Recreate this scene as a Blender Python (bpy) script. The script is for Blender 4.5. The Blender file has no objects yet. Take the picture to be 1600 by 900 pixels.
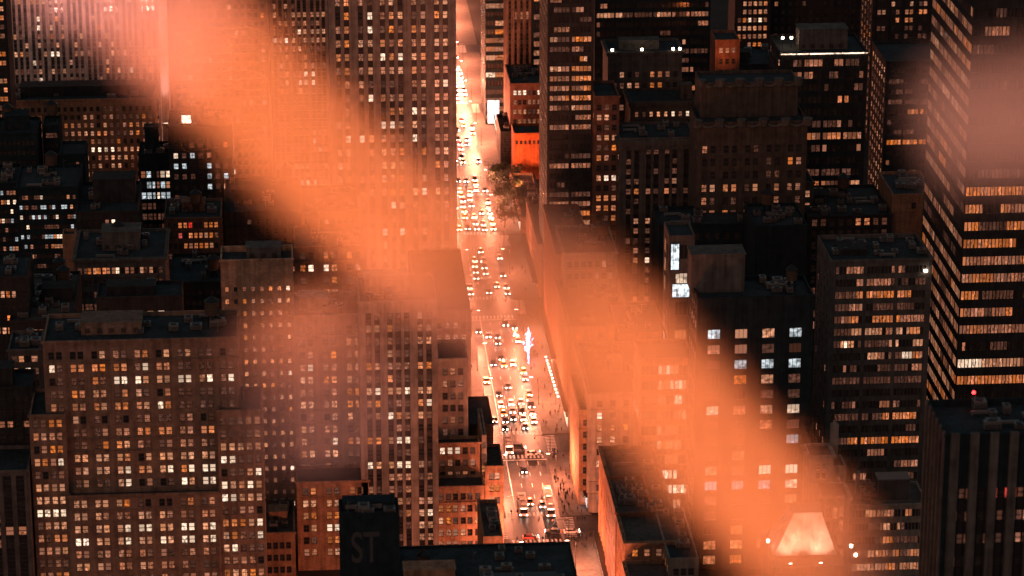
import bpy, bmesh, math, random
from mathutils import Vector, Matrix
R_ = math.radians
rnd = random.Random(7)
sc = bpy.context.scene
COL = sc.collection

# ---------------------------------------------------------------- camera
HC = 373.0; PITCH = R_(19.0); YAW = R_(4.11); FPX = 5000.0
cd = bpy.data.cameras.new("camera"); cam = bpy.data.objects.new("camera", cd); COL.objects.link(cam)
cam.location = (0, 0, HC); cam.rotation_euler = (math.pi/2-PITCH, 0, -YAW)
cd.lens = 36*FPX/1600; cd.sensor_width = 36; cd.clip_start = 1; cd.clip_end = 9000
cd.dof.use_dof = True; cd.dof.focus_distance = 1010; cd.dof.aperture_fstop = .085
sc.camera = cam
# ---------------------------------------------------------------- world + faint warm city sky glow
w = bpy.data.worlds.new("World"); sc.world = w; w.use_nodes = True
nt = w.node_tree; bg = nt.nodes['Background']
sky = nt.nodes.new('ShaderNodeTexSky'); sky.sky_type = 'NISHITA'; sky.sun_disc = False
sky.sun_elevation = R_(-3); sky.sun_rotation = R_(190)
nt.links.new(sky.outputs[0], bg.inputs[0]); bg.inputs[1].default_value = 0.1
glow = nt.nodes.new('ShaderNodeBackground'); glow.inputs[0].default_value = (.80, 1.0, 1.08, 1); glow.inputs[1].default_value = .07   # overcast city sky
add = nt.nodes.new('ShaderNodeAddShader'); nt.links.new(bg.outputs[0], add.inputs[0]); nt.links.new(glow.outputs[0], add.inputs[1]); nt.links.new(add.outputs[0], nt.nodes['World Output'].inputs[0])
SUN_E = 0.27
sd = bpy.data.lights.new("sun", 'SUN'); sd.energy = SUN_E; sd.angle = R_(40); sd.color = (1.0, .42, .26)
sun = bpy.data.objects.new("sun", sd); COL.objects.link(sun)
# travels away from the camera (north), slightly downwards: glow of the lit city to the south-west
sun.rotation_euler = Vector((0.45, 1.0, -0.33)).to_track_quat('-Z', 'Y').to_euler()
def spot(name, loc, target, power, col, cone, size=1.0, blend=.9):
    l = bpy.data.lights.new(name, 'SPOT'); l.energy = power; l.color = col; l.spot_size = R_(cone); l.spot_blend = blend
    l.shadow_soft_size = size
    o = bpy.data.objects.new(name, l); COL.objects.link(o); o.location = loc
    o.rotation_euler = (Vector(target)-Vector(loc)).to_track_quat('-Z', 'Y').to_euler()
    return o
sc.view_settings.view_transform = 'Standard'; sc.view_settings.look = 'None'
sc.view_settings.exposure = 0; sc.view_settings.gamma = 1
sc.render.engine = 'CYCLES'
cy = sc.cycles
cy.use_denoising = True
try: cy.denoiser = 'OPENIMAGEDENOISE'
except Exception: pass
cy.max_bounces = 4; cy.diffuse_bounces = 2; cy.glossy_bounces = 2; cy.volume_bounces = 0
cy.transparent_max_bounces = 8; cy.sample_clamp_indirect = 3; cy.caustics_reflective = False; cy.caustics_refractive = False
cy.use_adaptive_sampling = True; cy.adaptive_threshold = .02
cy.volume_max_steps = 128

# photograph pixel (1600x900) -> world point on the plane y = Y (or on the ground): used only to measure the real places
Fv = Vector((math.sin(YAW)*math.cos(PITCH), math.cos(YAW)*math.cos(PITCH), -math.sin(PITCH)))
Rv = Vector((math.cos(YAW), -math.sin(YAW), 0)); Uv = Rv.cross(Fv)
def ray(px, py): return Fv*FPX + Rv*(px-800) + Uv*(450-py)
def at(px, py, Y):
    d = ray(px, py); return Vector((0,0,HC)) + d*(Y/d.y)
def ground(px, py, z=0):
    d = ray(px, py); return Vector((0,0,HC)) + d*((HC-z)/-d.z)
def proj(p):
    v = Vector(p)-Vector((0,0,HC)); dz = v.dot(Fv)
    return 800+FPX*v.dot(Rv)/dz, 450-FPX*v.dot(Uv)/dz
def along(px, py, dist):
    d = ray(px, py).normalized(); return Vector((0,0,HC)) + d*dist

# ---------------------------------------------------------------- materials
def newmat(name):
    m = bpy.data.materials.new(name); m.use_nodes = True
    return m, m.node_tree, m.node_tree.nodes['Principled BSDF']
def N(nt, t, **kw):
    n = nt.nodes.new(t)
    for k, v in kw.items(): setattr(n, k, v)
    return n
def masonry(name, c, rough=.85, scale=.35, var=.5, streak=True, brick=False):
    m, t, b = newmat(name)
    tc = N(t, 'ShaderNodeTexCoord'); no = N(t, 'ShaderNodeTexNoise'); no.inputs['Scale'].default_value = scale; no.inputs['Detail'].default_value = 6
    t.links.new(tc.outputs['Object'], no.inputs['Vector'])
    mp = N(t, 'ShaderNodeMapping'); mp.inputs['Scale'].default_value = (1.1, 1.1, .06); t.links.new(tc.outputs['Object'], mp.inputs[0])
    n2 = N(t, 'ShaderNodeTexNoise'); n2.inputs['Scale'].default_value = .9; n2.inputs['Detail'].default_value = 4; t.links.new(mp.outputs[0], n2.inputs['Vector'])
    mul = N(t, 'ShaderNodeMath', operation='ADD'); t.links.new(no.outputs[0], mul.inputs[0]); t.links.new(n2.outputs[0], mul.inputs[1])
    rmp = N(t, 'ShaderNodeMapRange'); rmp.inputs['From Min'].default_value = .7; rmp.inputs['From Max'].default_value = 1.3
    rmp.inputs['To Min'].default_value = 1-var; rmp.inputs['To Max'].default_value = 1+var*.6
    t.links.new(mul.outputs[0], rmp.inputs[0])
    mx = N(t, 'ShaderNodeVectorMath', operation='SCALE'); mx.inputs[0].default_value = c; t.links.new(rmp.outputs[0], mx.inputs['Scale'])
    out = mx.outputs[0]
    if brick:
        bt = N(t, 'ShaderNodeTexBrick'); bt.inputs['Scale'].default_value = 1; bt.inputs['Brick Width'].default_value = .9; bt.inputs['Row Height'].default_value = .3
        bt.inputs['Mortar Size'].default_value = .03; bt.inputs['Color1'].default_value = (.8,.8,.8,1); bt.inputs['Color2'].default_value = (1.15,1.1,1.05,1); bt.inputs['Mortar'].default_value = (.7,.7,.7,1)
        mp2 = N(t, 'ShaderNodeMapping'); mp2.inputs['Rotation'].default_value = (math.pi/2, 0, 0); t.links.new(tc.outputs['Object'], mp2.inputs[0]); t.links.new(mp2.outputs[0], bt.inputs[0])
        mm = N(t, 'ShaderNodeVectorMath', operation='MULTIPLY'); t.links.new(out, mm.inputs[0]); t.links.new(bt.outputs[0], mm.inputs[1]); out = mm.outputs[0]
    t.links.new(out, b.inputs['Base Color']); b.inputs['Roughness'].default_value = rough
    b.inputs['Specular IOR Level'].default_value = .25
    return m
def plain(name, c, rough=.6, metal=0, emit=None, es=0):
    m, t, b = newmat(name)
    tc = N(t, 'ShaderNodeTexCoord'); no = N(t, 'ShaderNodeTexNoise'); no.inputs['Scale'].default_value = 1.3; no.inputs['Detail'].default_value = 5
    t.links.new(tc.outputs['Object'], no.inputs['Vector'])
    rmp = N(t, 'ShaderNodeMapRange'); rmp.inputs['To Min'].default_value = .75; rmp.inputs['To Max'].default_value = 1.25; t.links.new(no.outputs[0], rmp.inputs[0])
    mx = N(t, 'ShaderNodeVectorMath', operation='SCALE'); mx.inputs[0].default_value = c; t.links.new(rmp.outputs[0], mx.inputs['Scale'])
    t.links.new(mx.outputs[0], b.inputs['Base Color']); b.inputs['Roughness'].default_value = rough; b.inputs['Metallic'].default_value = metal
    if emit:
        b.inputs['Emission Color'].default_value = (*emit, 1); b.inputs['Emission Strength'].default_value = es
        if name in ('shop_light', 'cool_screen'):
            n3 = N(t, 'ShaderNodeTexNoise'); n3.inputs['Scale'].default_value = .9; n3.inputs['Detail'].default_value = 3; t.links.new(tc.outputs['Object'], n3.inputs['Vector'])
            m3 = N(t, 'ShaderNodeMapRange'); m3.inputs['From Min'].default_value = .35; m3.inputs['From Max'].default_value = .65; m3.inputs['To Min'].default_value = es*.12; m3.inputs['To Max'].default_value = es*1.1; t.links.new(n3.outputs[0], m3.inputs[0]); t.links.new(m3.outputs[0], b.inputs['Emission Strength'])
        m.cycles.emission_sampling = 'NONE'
    return m
M = {
 'lime':   masonry('limestone', (.36,.29,.24)),
 'sand':   masonry('sandstone', (.34,.22,.16), brick=True),
 'brick':  masonry('brick', (.26,.13,.09), brick=True),
 'tan':    masonry('tan_brick', (.42,.24,.15), brick=True),
 'grey':   masonry('grey_concrete', (.15,.13,.115)),
 'dark':   masonry('dark_stone', (.045,.044,.044)),
 'dkst':   masonry('weathered_stone', (.11,.085,.07)),
 'black':  masonry('black_brick', (.02,.034,.04)),
 'lit_tan':   masonry('lit_tan_brick', (.66,.38,.25), brick=True),  # tan brick lightened: glow on the slim tower put into its colour
 'orange': masonry('orange_brick', (.62,.16,.05), brick=True),
 'white':  masonry('pale_stone', (.72,.64,.58)),
 'span':   plain('spandrel', (.035,.03,.03), .35),
 'roof':   masonry('tar_roof', (.042,.055,.062), scale=.15, var=.6),
 'rooflt': masonry('gravel_roof', (.12,.1,.09), scale=.15, var=.5),
 'metal':  plain('galvanised_metal', (.3,.28,.26), .45, .6),
 'wood':   plain('cedar_staves', (.12,.07,.045), .8),
 'frame':  plain('window_frame', (.07,.055,.05), .5),
 'asph':   masonry('asphalt', (.055,.05,.05), rough=.45, scale=.12, var=.5),
 'walk':   masonry('concrete_paving', (.13,.115,.105), rough=.7, scale=.3, var=.3),
 'paint':  plain('road_paint', (.75,.72,.68), .6),
 'ground': masonry('city_block_ground', (.05,.048,.045), scale=.05),
 'dkmetal':plain('dark_metal', (.03,.03,.03), .4, .5),
 'glassdk':plain('dark_glass', (.01,.012,.014), .08),
 'lamp':   plain('lamp_glass', (.9,.8,.7), .3, 0, (1.0,.78,.58), 14),
 'head':   plain('headlight', (.9,.9,.9), .3, 0, (1.0,.80,.62), 42),
 'tail':   plain('taillight', (.5,.02,.02), .3, 0, (1.0,.1,.04), 8),
 'shop':   plain('shop_light', (.9,.8,.7), .3, 0, (1.0,.72,.52), 3.2),
 'cool':   plain('cool_screen', (.8,.9,.95), .3, 0, (.75,.93,1.0), 1.7),
 'bulb':   plain('bulb', (.9,.9,.95), .3, 0, (.15,.5,1.0), 12),
 'wbulb':  plain('warm_bulb', (.95,.85,.7), .3, 0, (1.0,.8,.6), 8),
 'redl':   plain('red_beacon', (.6,.02,.02), .3, 0, (1.0,.03,.03), 9),
 'bark':   plain('bark', (.06,.04,.03), .9),
 'leaf':   plain('leaves', (.02,.03,.012), .7),
 'cloth':  plain('dark_coat', (.02,.02,.025), .9),
 'skin':   plain('skin', (.4,.25,.18), .6),
}
WCLS = { # emission colour, strength
 'k': ((.3,.15,.1), .02), 'd': ((.55,.2,.12), .24), 'm': ((.95,.33,.17), .52), 'o': ((1.0,.27,.075), .85),
 'w': ((1.0,.40,.20), .85), 'B': ((1.0,.68,.47), 1.7), 'c': ((.86,.95,1.0), .8), 'r': ((1.0,.08,.06), .9) }
def window_mat(c):
    col, s = WCLS[c]
    m, t, b = newmat('window_pane_'+{'k':'dark','d':'dim','m':'mild','o':'orange','w':'warm','B':'bright','c':'cool','r':'red'}[c])
    uv = N(t, 'ShaderNodeUVMap'); fl = N(t, 'ShaderNodeVectorMath', operation='FLOOR'); t.links.new(uv.outputs[0], fl.inputs[0])
    fr = N(t, 'ShaderNodeVectorMath', operation='FRACTION'); t.links.new(uv.outputs[0], fr.inputs[0])
    oi = N(t, 'ShaderNodeObjectInfo')
    seed = N(t, 'ShaderNodeTexWhiteNoise', noise_dimensions='4D'); t.links.new(fl.outputs[0], seed.inputs['Vector']); t.links.new(oi.outputs['Random'], seed.inputs['W'])
    sep = N(t, 'ShaderNodeSeparateColor'); t.links.new(seed.outputs['Color'], sep.inputs[0])
    off = N(t, 'ShaderNodeVectorMath', operation='SCALE'); t.links.new(seed.outputs['Color'], off.inputs[0]); off.inputs['Scale'].default_value = 97
    ad = N(t, 'ShaderNodeVectorMath', operation='ADD'); t.links.new(fr.outputs[0], ad.inputs[0]); t.links.new(off.outputs[0], ad.inputs[1])
    no = N(t, 'ShaderNodeTexNoise'); no.inputs['Scale'].default_value = 2.6; no.inputs['Detail'].default_value = 3; t.links.new(ad.outputs[0], no.inputs['Vector'])
    mr = N(t, 'ShaderNodeMapRange'); mr.inputs['From Min'].default_value = .36; mr.inputs['From Max'].default_value = .64
    mr.inputs['To Min'].default_value = .25; mr.inputs['To Max'].default_value = 1.3; t.links.new(no.outputs[0], mr.inputs[0])
    # roller blind: the upper part of the pane, by a height of its own in each window
    sx = N(t, 'ShaderNodeSeparateXYZ'); t.links.new(fr.outputs[0], sx.inputs[0])
    bh = N(t, 'ShaderNodeMath', operation='GREATER_THAN'); t.links.new(sx.outputs['Y'], bh.inputs[0])
    b1 = N(t, 'ShaderNodeMapRange'); b1.inputs['To Min'].default_value = -.1; b1.inputs['To Max'].default_value = 1.5; t.links.new(sep.outputs[1], b1.inputs[0]); t.links.new(b1.outputs[0], bh.inputs[1])
    mxb = N(t, 'ShaderNodeMix', data_type='FLOAT'); t.links.new(bh.outputs[0], mxb.inputs['Factor']); t.links.new(mr.outputs[0], mxb.inputs['A']); mxb.inputs['B'].default_value = .62
    br = N(t, 'ShaderNodeMapRange'); br.inputs['To Min'].default_value = .5; br.inputs['To Max'].default_value = 1.2; t.links.new(sep.outputs[0], br.inputs[0])
    st = N(t, 'ShaderNodeMath', operation='MULTIPLY'); t.links.new(mxb.outputs[0], st.inputs[0]); t.links.new(br.outputs[0], st.inputs[1])
    s2 = N(t, 'ShaderNodeMath', operation='MULTIPLY'); t.links.new(st.outputs[0], s2.inputs[0]); s2.inputs[1].default_value = s
    hs = N(t, 'ShaderNodeHueSaturation'); hs.inputs['Color'].default_value = (*col, 1)
    hr = N(t, 'ShaderNodeMapRange'); hr.inputs['To Min'].default_value = .93; hr.inputs['To Max'].default_value = 1.04; t.links.new(sep.outputs[2], hr.inputs[0]); t.links.new(hr.outputs[0], hs.inputs['Saturation'])
    b.inputs['Base Color'].default_value = (.02,.02,.022,1); b.inputs['Roughness'].default_value = .15
    t.links.new(hs.outputs[0], b.inputs['Emission Color']); t.links.new(s2.outputs[0], b.inputs['Emission Strength'])
    m.cycles.emission_sampling = 'NONE'
    return m
WM = {c: window_mat(c) for c in WCLS}

# ---------------------------------------------------------------- mesh helpers
class MB:
    def __init__(s): s.v = []; s.f = []; s.m = []; s.uv = {}
    def quad(s, a, b, c, d, mi=0):
        n = len(s.v); s.v += [tuple(a), tuple(b), tuple(c), tuple(d)]; s.f.append((n, n+1, n+2, n+3)); s.m.append(mi)
    def box(s, x0, x1, y0, y1, z0, z1, mi=0, bottom=False):
        n = len(s.v)
        s.v += [(x0,y0,z0),(x1,y0,z0),(x1,y1,z0),(x0,y1,z0),(x0,y0,z1),(x1,y0,z1),(x1,y1,z1),(x0,y1,z1)]
        fs = [(0,1,5,4),(1,2,6,5),(2,3,7,6),(3,0,4,7),(4,5,6,7)] + ([(3,2,1,0)] if bottom else [(3,2,1,0)])
        for f in fs: s.f.append(tuple(n+i for i in f)); s.m.append(mi)
    def cyl(s, cx, cy_, z0, z1, r0, r1, n=14, mi=0, cap=True):
        b = len(s.v)
        for k in range(n):
            a = 2*math.pi*k/n; s.v.append((cx+r0*math.cos(a), cy_+r0*math.sin(a), z0))
        for k in range(n):
            a = 2*math.pi*k/n; s.v.append((cx+r1*math.cos(a), cy_+r1*math.sin(a), z1))
        for k in range(n):
            s.f.append((b+k, b+(k+1)%n, b+n+(k+1)%n, b+n+k)); s.m.append(mi)
        if cap:
            s.f.append(tuple(b+n+k for k in range(n))); s.m.append(mi)
            s.f.append(tuple(b+n-1-k for k in range(n))); s.m.append(mi)
    def tube(s, p, q, r0, r1, n=5, mi=0):
        p = Vector(p); q = Vector(q); d = (q-p).normalized(); a = d.orthogonal().normalized(); c = d.cross(a); b = len(s.v)
        for (o, r) in ((p, r0), (q, r1)):
            for k in range(n):
                t = 2*math.pi*k/n; s.v.append(tuple(o + a*(r*math.cos(t)) + c*(r*math.sin(t))))
        for k in range(n): s.f.append((b+k, b+(k+1)%n, b+n+(k+1)%n, b+n+k)); s.m.append(mi)
        s.f.append(tuple(b+n+k for k in range(n))); s.m.append(mi); s.f.append(tuple(b+n-1-k for k in range(n))); s.m.append(mi)
    def mesh(s, name, mats):
        me = bpy.data.meshes.new(name); me.from_pydata(s.v, [], s.f)
        for m in mats: me.materials.append(m)
        me.polygons.foreach_set('material_index', s.m)
        if s.uv:
            ul = me.uv_layers.new(name='UVMap')
            for pi, uvs in s.uv.items():
                ls = me.polygons[pi].loop_start
                for k, u in enumerate(uvs): ul.data[ls+k].uv = u
        me.update(); return me
    def build(s, name, mats, parent=None, loc=(0,0,0), kind=None, label=None, cat=None, group=None):
        o = bpy.data.objects.new(name, s.mesh(name, mats if isinstance(mats, (list, tuple)) else [mats])); COL.objects.link(o)
        o.location = loc
        if parent: o.parent = parent
        tag(o, label, cat, group, kind); return o
def tag(o, label=None, cat=None, group=None, kind=None):
    if label: o['label'] = label
    if cat: o['category'] = cat
    if group: o['group'] = group
    if kind: o['kind'] = kind
    return o
def empty(name, loc, label=None, cat=None, group=None, rz=0):
    o = bpy.data.objects.new(name, None); COL.objects.link(o); o.location = loc; o.rotation_euler = (0,0,rz); o.empty_display_size = .5
    return tag(o, label, cat, group)
def copy_tree(o, parent=None):
    c = o.copy(); COL.objects.link(c); c.parent = parent
    for ch in list(o.children): copy_tree(ch, c)
    return c

# window prototypes: unit pane 1 x 1 facing -Y with frame bars proud of it
def window_geom(mb, c, style, T, cls_index, frame_index, uvoff=(0,0)):
    """T maps local (u, d, z) with u,z in 0..1 and d outward metres to a point"""
    e = .001
    mb.quad(T(0,0,0), T(1,0,0), T(1,0,1), T(0,0,1), cls_index)
    mb.uv[len(mb.f)-1] = [(uvoff[0]+e, uvoff[1]+e), (uvoff[0]+1-e, uvoff[1]+e), (uvoff[0]+1-e, uvoff[1]+1-e), (uvoff[0]+e, uvoff[1]+1-e)]
    bars = []
    if style == 'sash': bars = [(0,.07,0,1),(.93,1,0,1),(.07,.93,.46,.54),(.07,.93,.95,1),(.07,.93,0,.05)]
    elif style == 'wide': bars = [(0,.03,0,1),(.97,1,0,1),(.31,.35,0,1),(.65,.69,0,1),(.03,.31,.94,1)]
    elif style == 'strip': bars = [(0,.05,0,1),(.95,1,0,1),(.05,.95,.0,.06)]
    for (a, b, z0, z1) in bars:
        mb.quad(T(a,.06,z0), T(b,.06,z0), T(b,.06,z1), T(a,.06,z1), frame_index)
        mb.quad(T(a,0,z0), T(a,.06,z0), T(a,.06,z1), T(a,0,z1), frame_index)
        mb.quad(T(b,.06,z0), T(b,0,z0), T(b,0,z1), T(b,.06,z1), frame_index)
        mb.quad(T(a,.06,z1), T(b,.06,z1), T(b,0,z1), T(a,0,z1), frame_index)
PROTO = {}
def win_proto(c, style):
    if (c, style) not in PROTO:
        mb = MB(); window_geom(mb, c, style, lambda u, d, z: (u-.5, -d, z), 0, 1)
        PROTO[(c, style)] = mb.mesh('window', [WM[c], M['frame']])
    return PROTO[(c, style)]

WINS = []      # (root, origin(world), u, n, width, height, class, style)
def pick(code, r):
    D = {'B': 'BBBww', 'w': 'wwwwomB', 'm': 'mmdwmo', 'd': 'ddmdm', 'k': 'kkkdd', 'o': 'oooom', 'c': 'cccB', 'r': 'rrk', 'x': 'kkkddmmwwBo', 'y': 'kkkkkkddmw',
         'z': 'kkkkdkkkkkkkm', 'u': 'kddmmwwoBwm', 'v': 'kddmmoow', 'q': 'kkcdcm', 'D': 'ddddkdm', 'g': 'mmmwmdw', 'W': 'BwwmdB'}
    return r.choice(D.get(code, code))
def facade(mb, root, O, u, n, W, zb, zt, spec, wi=0, si=1):
    """wall with real openings; O world origin at left end; wall faces n"""
    O = Vector(O); u = Vector(u); n = Vector(n); rl = root.location
    r = random.Random(spec.get('seed', 1) + int(W*10))
    ww = spec.get('ww', 1.6); k = spec.get('k', 1); gap = spec.get('gap', .5); ng = spec.get('n', 5); mg = spec.get('mg', 1.0)
    fh = spec.get('fh', 3.7); wh = spec.get('wh', 2.0); off = spec.get('off', 3.0); rec = spec.get('rec', .35); style = spec.get('style', 'sash')
    pitch = (W-2*mg)/ng; cols = []
    skip = spec.get('skip', ())
    for g in range(ng):
        if g in skip: continue
        c = mg + pitch*(g+.5); tot = k*ww+(k-1)*gap
        for j in range(k): cols.append((c-tot/2+j*(ww+gap), g*k+j))
    rows = []; z = zt-off; i = 0
    lo = spec.get('zmin', zb+1.0)
    while z-wh > lo and i < spec.get('maxr', 999): rows.append((z-wh, z)); z -= fh; i += 1
    def P(a, zz, d=0): return O + u*a + Vector((0,0,zz)) + n*d - rl
    if not rows or not cols:
        mb.quad(P(0,zb), P(W,zb), P(W,zt), P(0,zt), wi); return
    # flip winding if needed
    sgn = u.cross(Vector((0,0,1))).dot(n)
    def Q(a, b, z0, z1, mi, d=0):
        if sgn > 0: mb.quad(P(a,z0,d), P(b,z0,d), P(b,z1,d), P(a,z1,d), mi)
        else: mb.quad(P(b,z0,d), P(a,z0,d), P(a,z1,d), P(b,z1,d), mi)
    Q(0, W, rows[0][1], zt, wi)
    Q(0, W, zb, rows[-1][0], wi)
    span = spec.get('span', False)
    for i, (z0, z1) in enumerate(rows):
        prev = 0
        nz = rows[i+1][1] if i+1 < len(rows) else None
        for (c0, ci) in cols:
            Q(prev, c0, z0, z1, wi)
            if nz is not None and span: Q(prev, c0, nz, z0, wi)
            a, b = c0, c0+ww
            # reveals
            mb.quad(P(a,z0), P(a,z0,-rec), P(a,z1,-rec), P(a,z1), wi); mb.quad(P(b,z0,-rec), P(b,z0), P(b,z1), P(b,z1,-rec), wi)
            mb.quad(P(a,z0), P(b,z0), P(b,z0,-rec), P(a,z0,-rec), wi); mb.quad(P(a,z1,-rec), P(b,z1,-rec), P(b,z1), P(a,z1), wi)
            if nz is not None and span: Q(a, b, nz, z0, si, -rec*.6)
            prev = b
        Q(prev, W, z0, z1, wi)
        if nz is not None:
            if span: Q(prev, W, nz, z0, wi)
            else: Q(0, W, nz, z0, wi)
        lit = spec.get('lit', 'x'); code = lit[i % len(lit)] if isinstance(lit, (list, tuple)) else lit
        run = None
        for q, (c0, ci) in enumerate(cols):
            cc = code[ci % len(code)] if len(code) > 1 else code
            if spec.get('runs'):
                if run is None or r.random() < spec['runs']: run = pick(cc, r)
                cl = run
            elif q and cc == lastc and r.random() < .5: pass
            else: cl = pick(cc, r)
            lastc = cc
            WINS.append((root, O + u*(c0+ww/2) + Vector((0,0,z0)) - n*rec, u if sgn > 0 else -u, n, ww, z1-z0, cl, style))
    # proud piers
    if spec.get('pier'):
        pw, pd = spec['pier']
        edges = [mg+pitch*g for g in range(ng+1)]
        for e in edges:
            a, b = max(0, e-pw/2), min(W, e+pw/2)
            zz0 = rows[-1][0]-1.0; p0 = P(a,0); 
            for (A, B, C_, D_) in (((a,pd),(b,pd),0,0), ((a,0),(a,pd),0,0), ((b,pd),(b,0),0,0)):
                mb.quad(P(A[0],zz0,A[1]), P(B[0],zz0,B[1]), P(B[0],zt+.3,B[1]), P(A[0],zt+.3,A[1]), 2)
            mb.quad(P(a,zt+.3,pd), P(b,zt+.3,pd), P(b,zt+.3,0), P(a,zt+.3,0), 2)

def mass(root, x0, x1, y0, y1, z0, z1, wall='lime', front=None, left=None, right=None, roof='roof', par=1.0, cornice=0, lw=.12):
    mb = MB(); rl = root.location; W = x1-x0; D = y1-y0
    if front: facade(mb, root, (x0,y0,0), (1,0,0), (0,-1,0), W, z0, z1, front)
    else: mb.quad(*[Vector(p)-rl for p in ((x0,y0,z0),(x1,y0,z0),(x1,y0,z1),(x0,y0,z1))])
    if left: left = dict(left); left['rec'] = .07
    if left: facade(mb, root, (x0,y1,0), (0,-1,0), (-1,0,0), D, z0, z1, left)
    else: mb.quad(*[Vector(p)-rl for p in ((x0,y1,z0),(x0,y0,z0),(x0,y0,z1),(x0,y1,z1))])
    if right: facade(mb, root, (x1,y0,0), (0,1,0), (1,0,0), D, z0, z1, right)
    else: mb.quad(*[Vector(p)-rl for p in ((x1,y0,z0),(x1,y1,z0),(x1,y1,z1),(x1,y0,z1))])
    mb.quad(*[Vector(p)-rl for p in ((x1,y1,z0),(x0,y1,z0),(x0,y1,z1),(x1,y1,z1))])
    t = .45
    X0, X1, Y0, Y1 = x0-rl.x, x1-rl.x, y0-rl.y, y1-rl.y
    if par > 0:   # parapet: top ring and inner faces
        for (a, b, c, d) in ((X0,X1,Y0,Y0+t),(X0,X1,Y1-t,Y1),(X0,X0+t,Y0+t,Y1-t),(X1-t,X1,Y0+t,Y1-t)):
            mb.quad((a,c,z1),(b,c,z1),(b,d,z1),(a,d,z1))
        zi = z1-par
        mb.quad((X1-t,Y0+t,zi),(X0+t,Y0+t,zi),(X0+t,Y0+t,z1),(X1-t,Y0+t,z1)); mb.quad((X0+t,Y1-t,zi),(X1-t,Y1-t,zi),(X1-t,Y1-t,z1),(X0+t,Y1-t,z1))
        mb.quad((X0+t,Y0+t,zi),(X0+t,Y1-t,zi),(X0+t,Y1-t,z1),(X0+t,Y0+t,z1)); mb.quad((X1-t,Y1-t,zi),(X1-t,Y0+t,zi),(X1-t,Y0+t,z1),(X1-t,Y1-t,z1))
    o = mb.build('wall', [M[wall], M['span'], M[(front or {}).get('pm', wall)]], root)
    if front and W > 14 and front.get('belts', True) and front.get('style', 'sash') == 'sash' and 'pier' not in front and 'cf' not in front and not front.get('span'):
        fh, wh, off = front.get('fh', 3.7), front.get('wh', 2.0), front.get('off', 3.0); gap_ = fh-wh
        for m_ in (1, 7, 8, 14):
            zz = z1-off-m_*fh+gap_*.5
            if zz > max(z0, front.get('zmin', 0))+2: c = MB(); c.box(X0-.25, X1+.25, Y0-.28, Y0-.004, zz-.22, zz+.22); c.build('belt_course', M[wall], root)
    if front and not cornice and W > 8:
        c = MB(); c.box(X0-.35, X1+.35, Y0-.4, Y0-.004, z1-.5, z1+.12); c.build('cornice', M[wall], root)
    rb = MB(); rb.quad((X0+t,Y0+t,z1-par),(X1-t,Y0+t,z1-par),(X1-t,Y1-t,z1-par),(X0+t,Y1-t,z1-par)); rb.build('roof', M[roof], root)
    if cornice:
        c = MB(); h = cornice; e = .45+h*.3
        c.box(X0-e, X1+e, Y0-e, Y0-.004, z1-h, z1-.25*h); c.box(X0-e*.6, X1+e*.6, Y0-e*.6, Y0-.004, z1-1.6*h, z1-h-.003)
        c.box(X0-e, X0-.004, Y0, Y1, z1-h, z1-.25*h); c.box(X1+.004, X1+e, Y0, Y1, z1-h, z1-.25*h)
        nd = int(W/1.6)
        for i in range(nd): c.box(X0+i*1.6+.3, X0+i*1.6+.9, Y0-e*.9, Y0-e*.6-.003, z1-1.5*h, z1-h-.004)
        c.build('cornice', M[wall], root)
    return o
def bulkhead(root, cx, cy_, z, w_, d, h, wall='grey', louver=True):
    c = MB(); X, Y = cx-root.location.x, cy_-root.location.y
    c.box(X-w_/2, X+w_/2, Y-d/2, Y+d/2, z, z+h); c.box(X-w_/2-.25, X+w_/2+.25, Y-d/2-.25, Y+d/2+.25, z+h+.003, z+h+.35)
    if louver:
        for i in range(max(1, int(w_/3.2))):
            x = X-w_/2+1.0+i*3.2
            if x+1.4 < X+w_/2: 
                for q in range(4): c.box(x, x+1.4, Y-d/2-.08, Y-d/2-.003, z+.6+q*.35, z+.8+q*.35, 1)
    c.build('rooftop_bulkhead', [M[wall], M['span']], root)
def tank(root, cx, cy_, z, r=2.0, h=3.6):
    X, Y = cx-root.location.x, cy_-root.location.y
    t = MB(); t.cyl(X, Y, z+3, z+3+h, r, r*.96, 16); 
    for q in range(4): t.cyl(X, Y, z+3.4+q*h/4, z+3.5+q*h/4, r*1.03, r*1.03, 16, 1)
    o = t.build('water_tank', [M['wood'], M['dkmetal']], root)
    c = MB(); c.cyl(X, Y, z+3+h+.01, z+3+h+1.5, r*1.08, .1, 16); c.build('tank_roof', M['dkmetal'], o)
    l = MB()
    for a in range(4):
        x = X+r*.7*math.cos(a*math.pi/2+.78); y = Y+r*.7*math.sin(a*math.pi/2+.78); l.tube((x,y,z),(x,y,z+3), .14, .14)
        x2 = X+r*.7*math.cos((a+1)*math.pi/2+.78); y2 = Y+r*.7*math.sin((a+1)*math.pi/2+.78); l.tube((x,y,z+.3),(x2,y2,z+2.7), .08, .08)
    l.build('tank_stand', M['dkmetal'], o)
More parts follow.
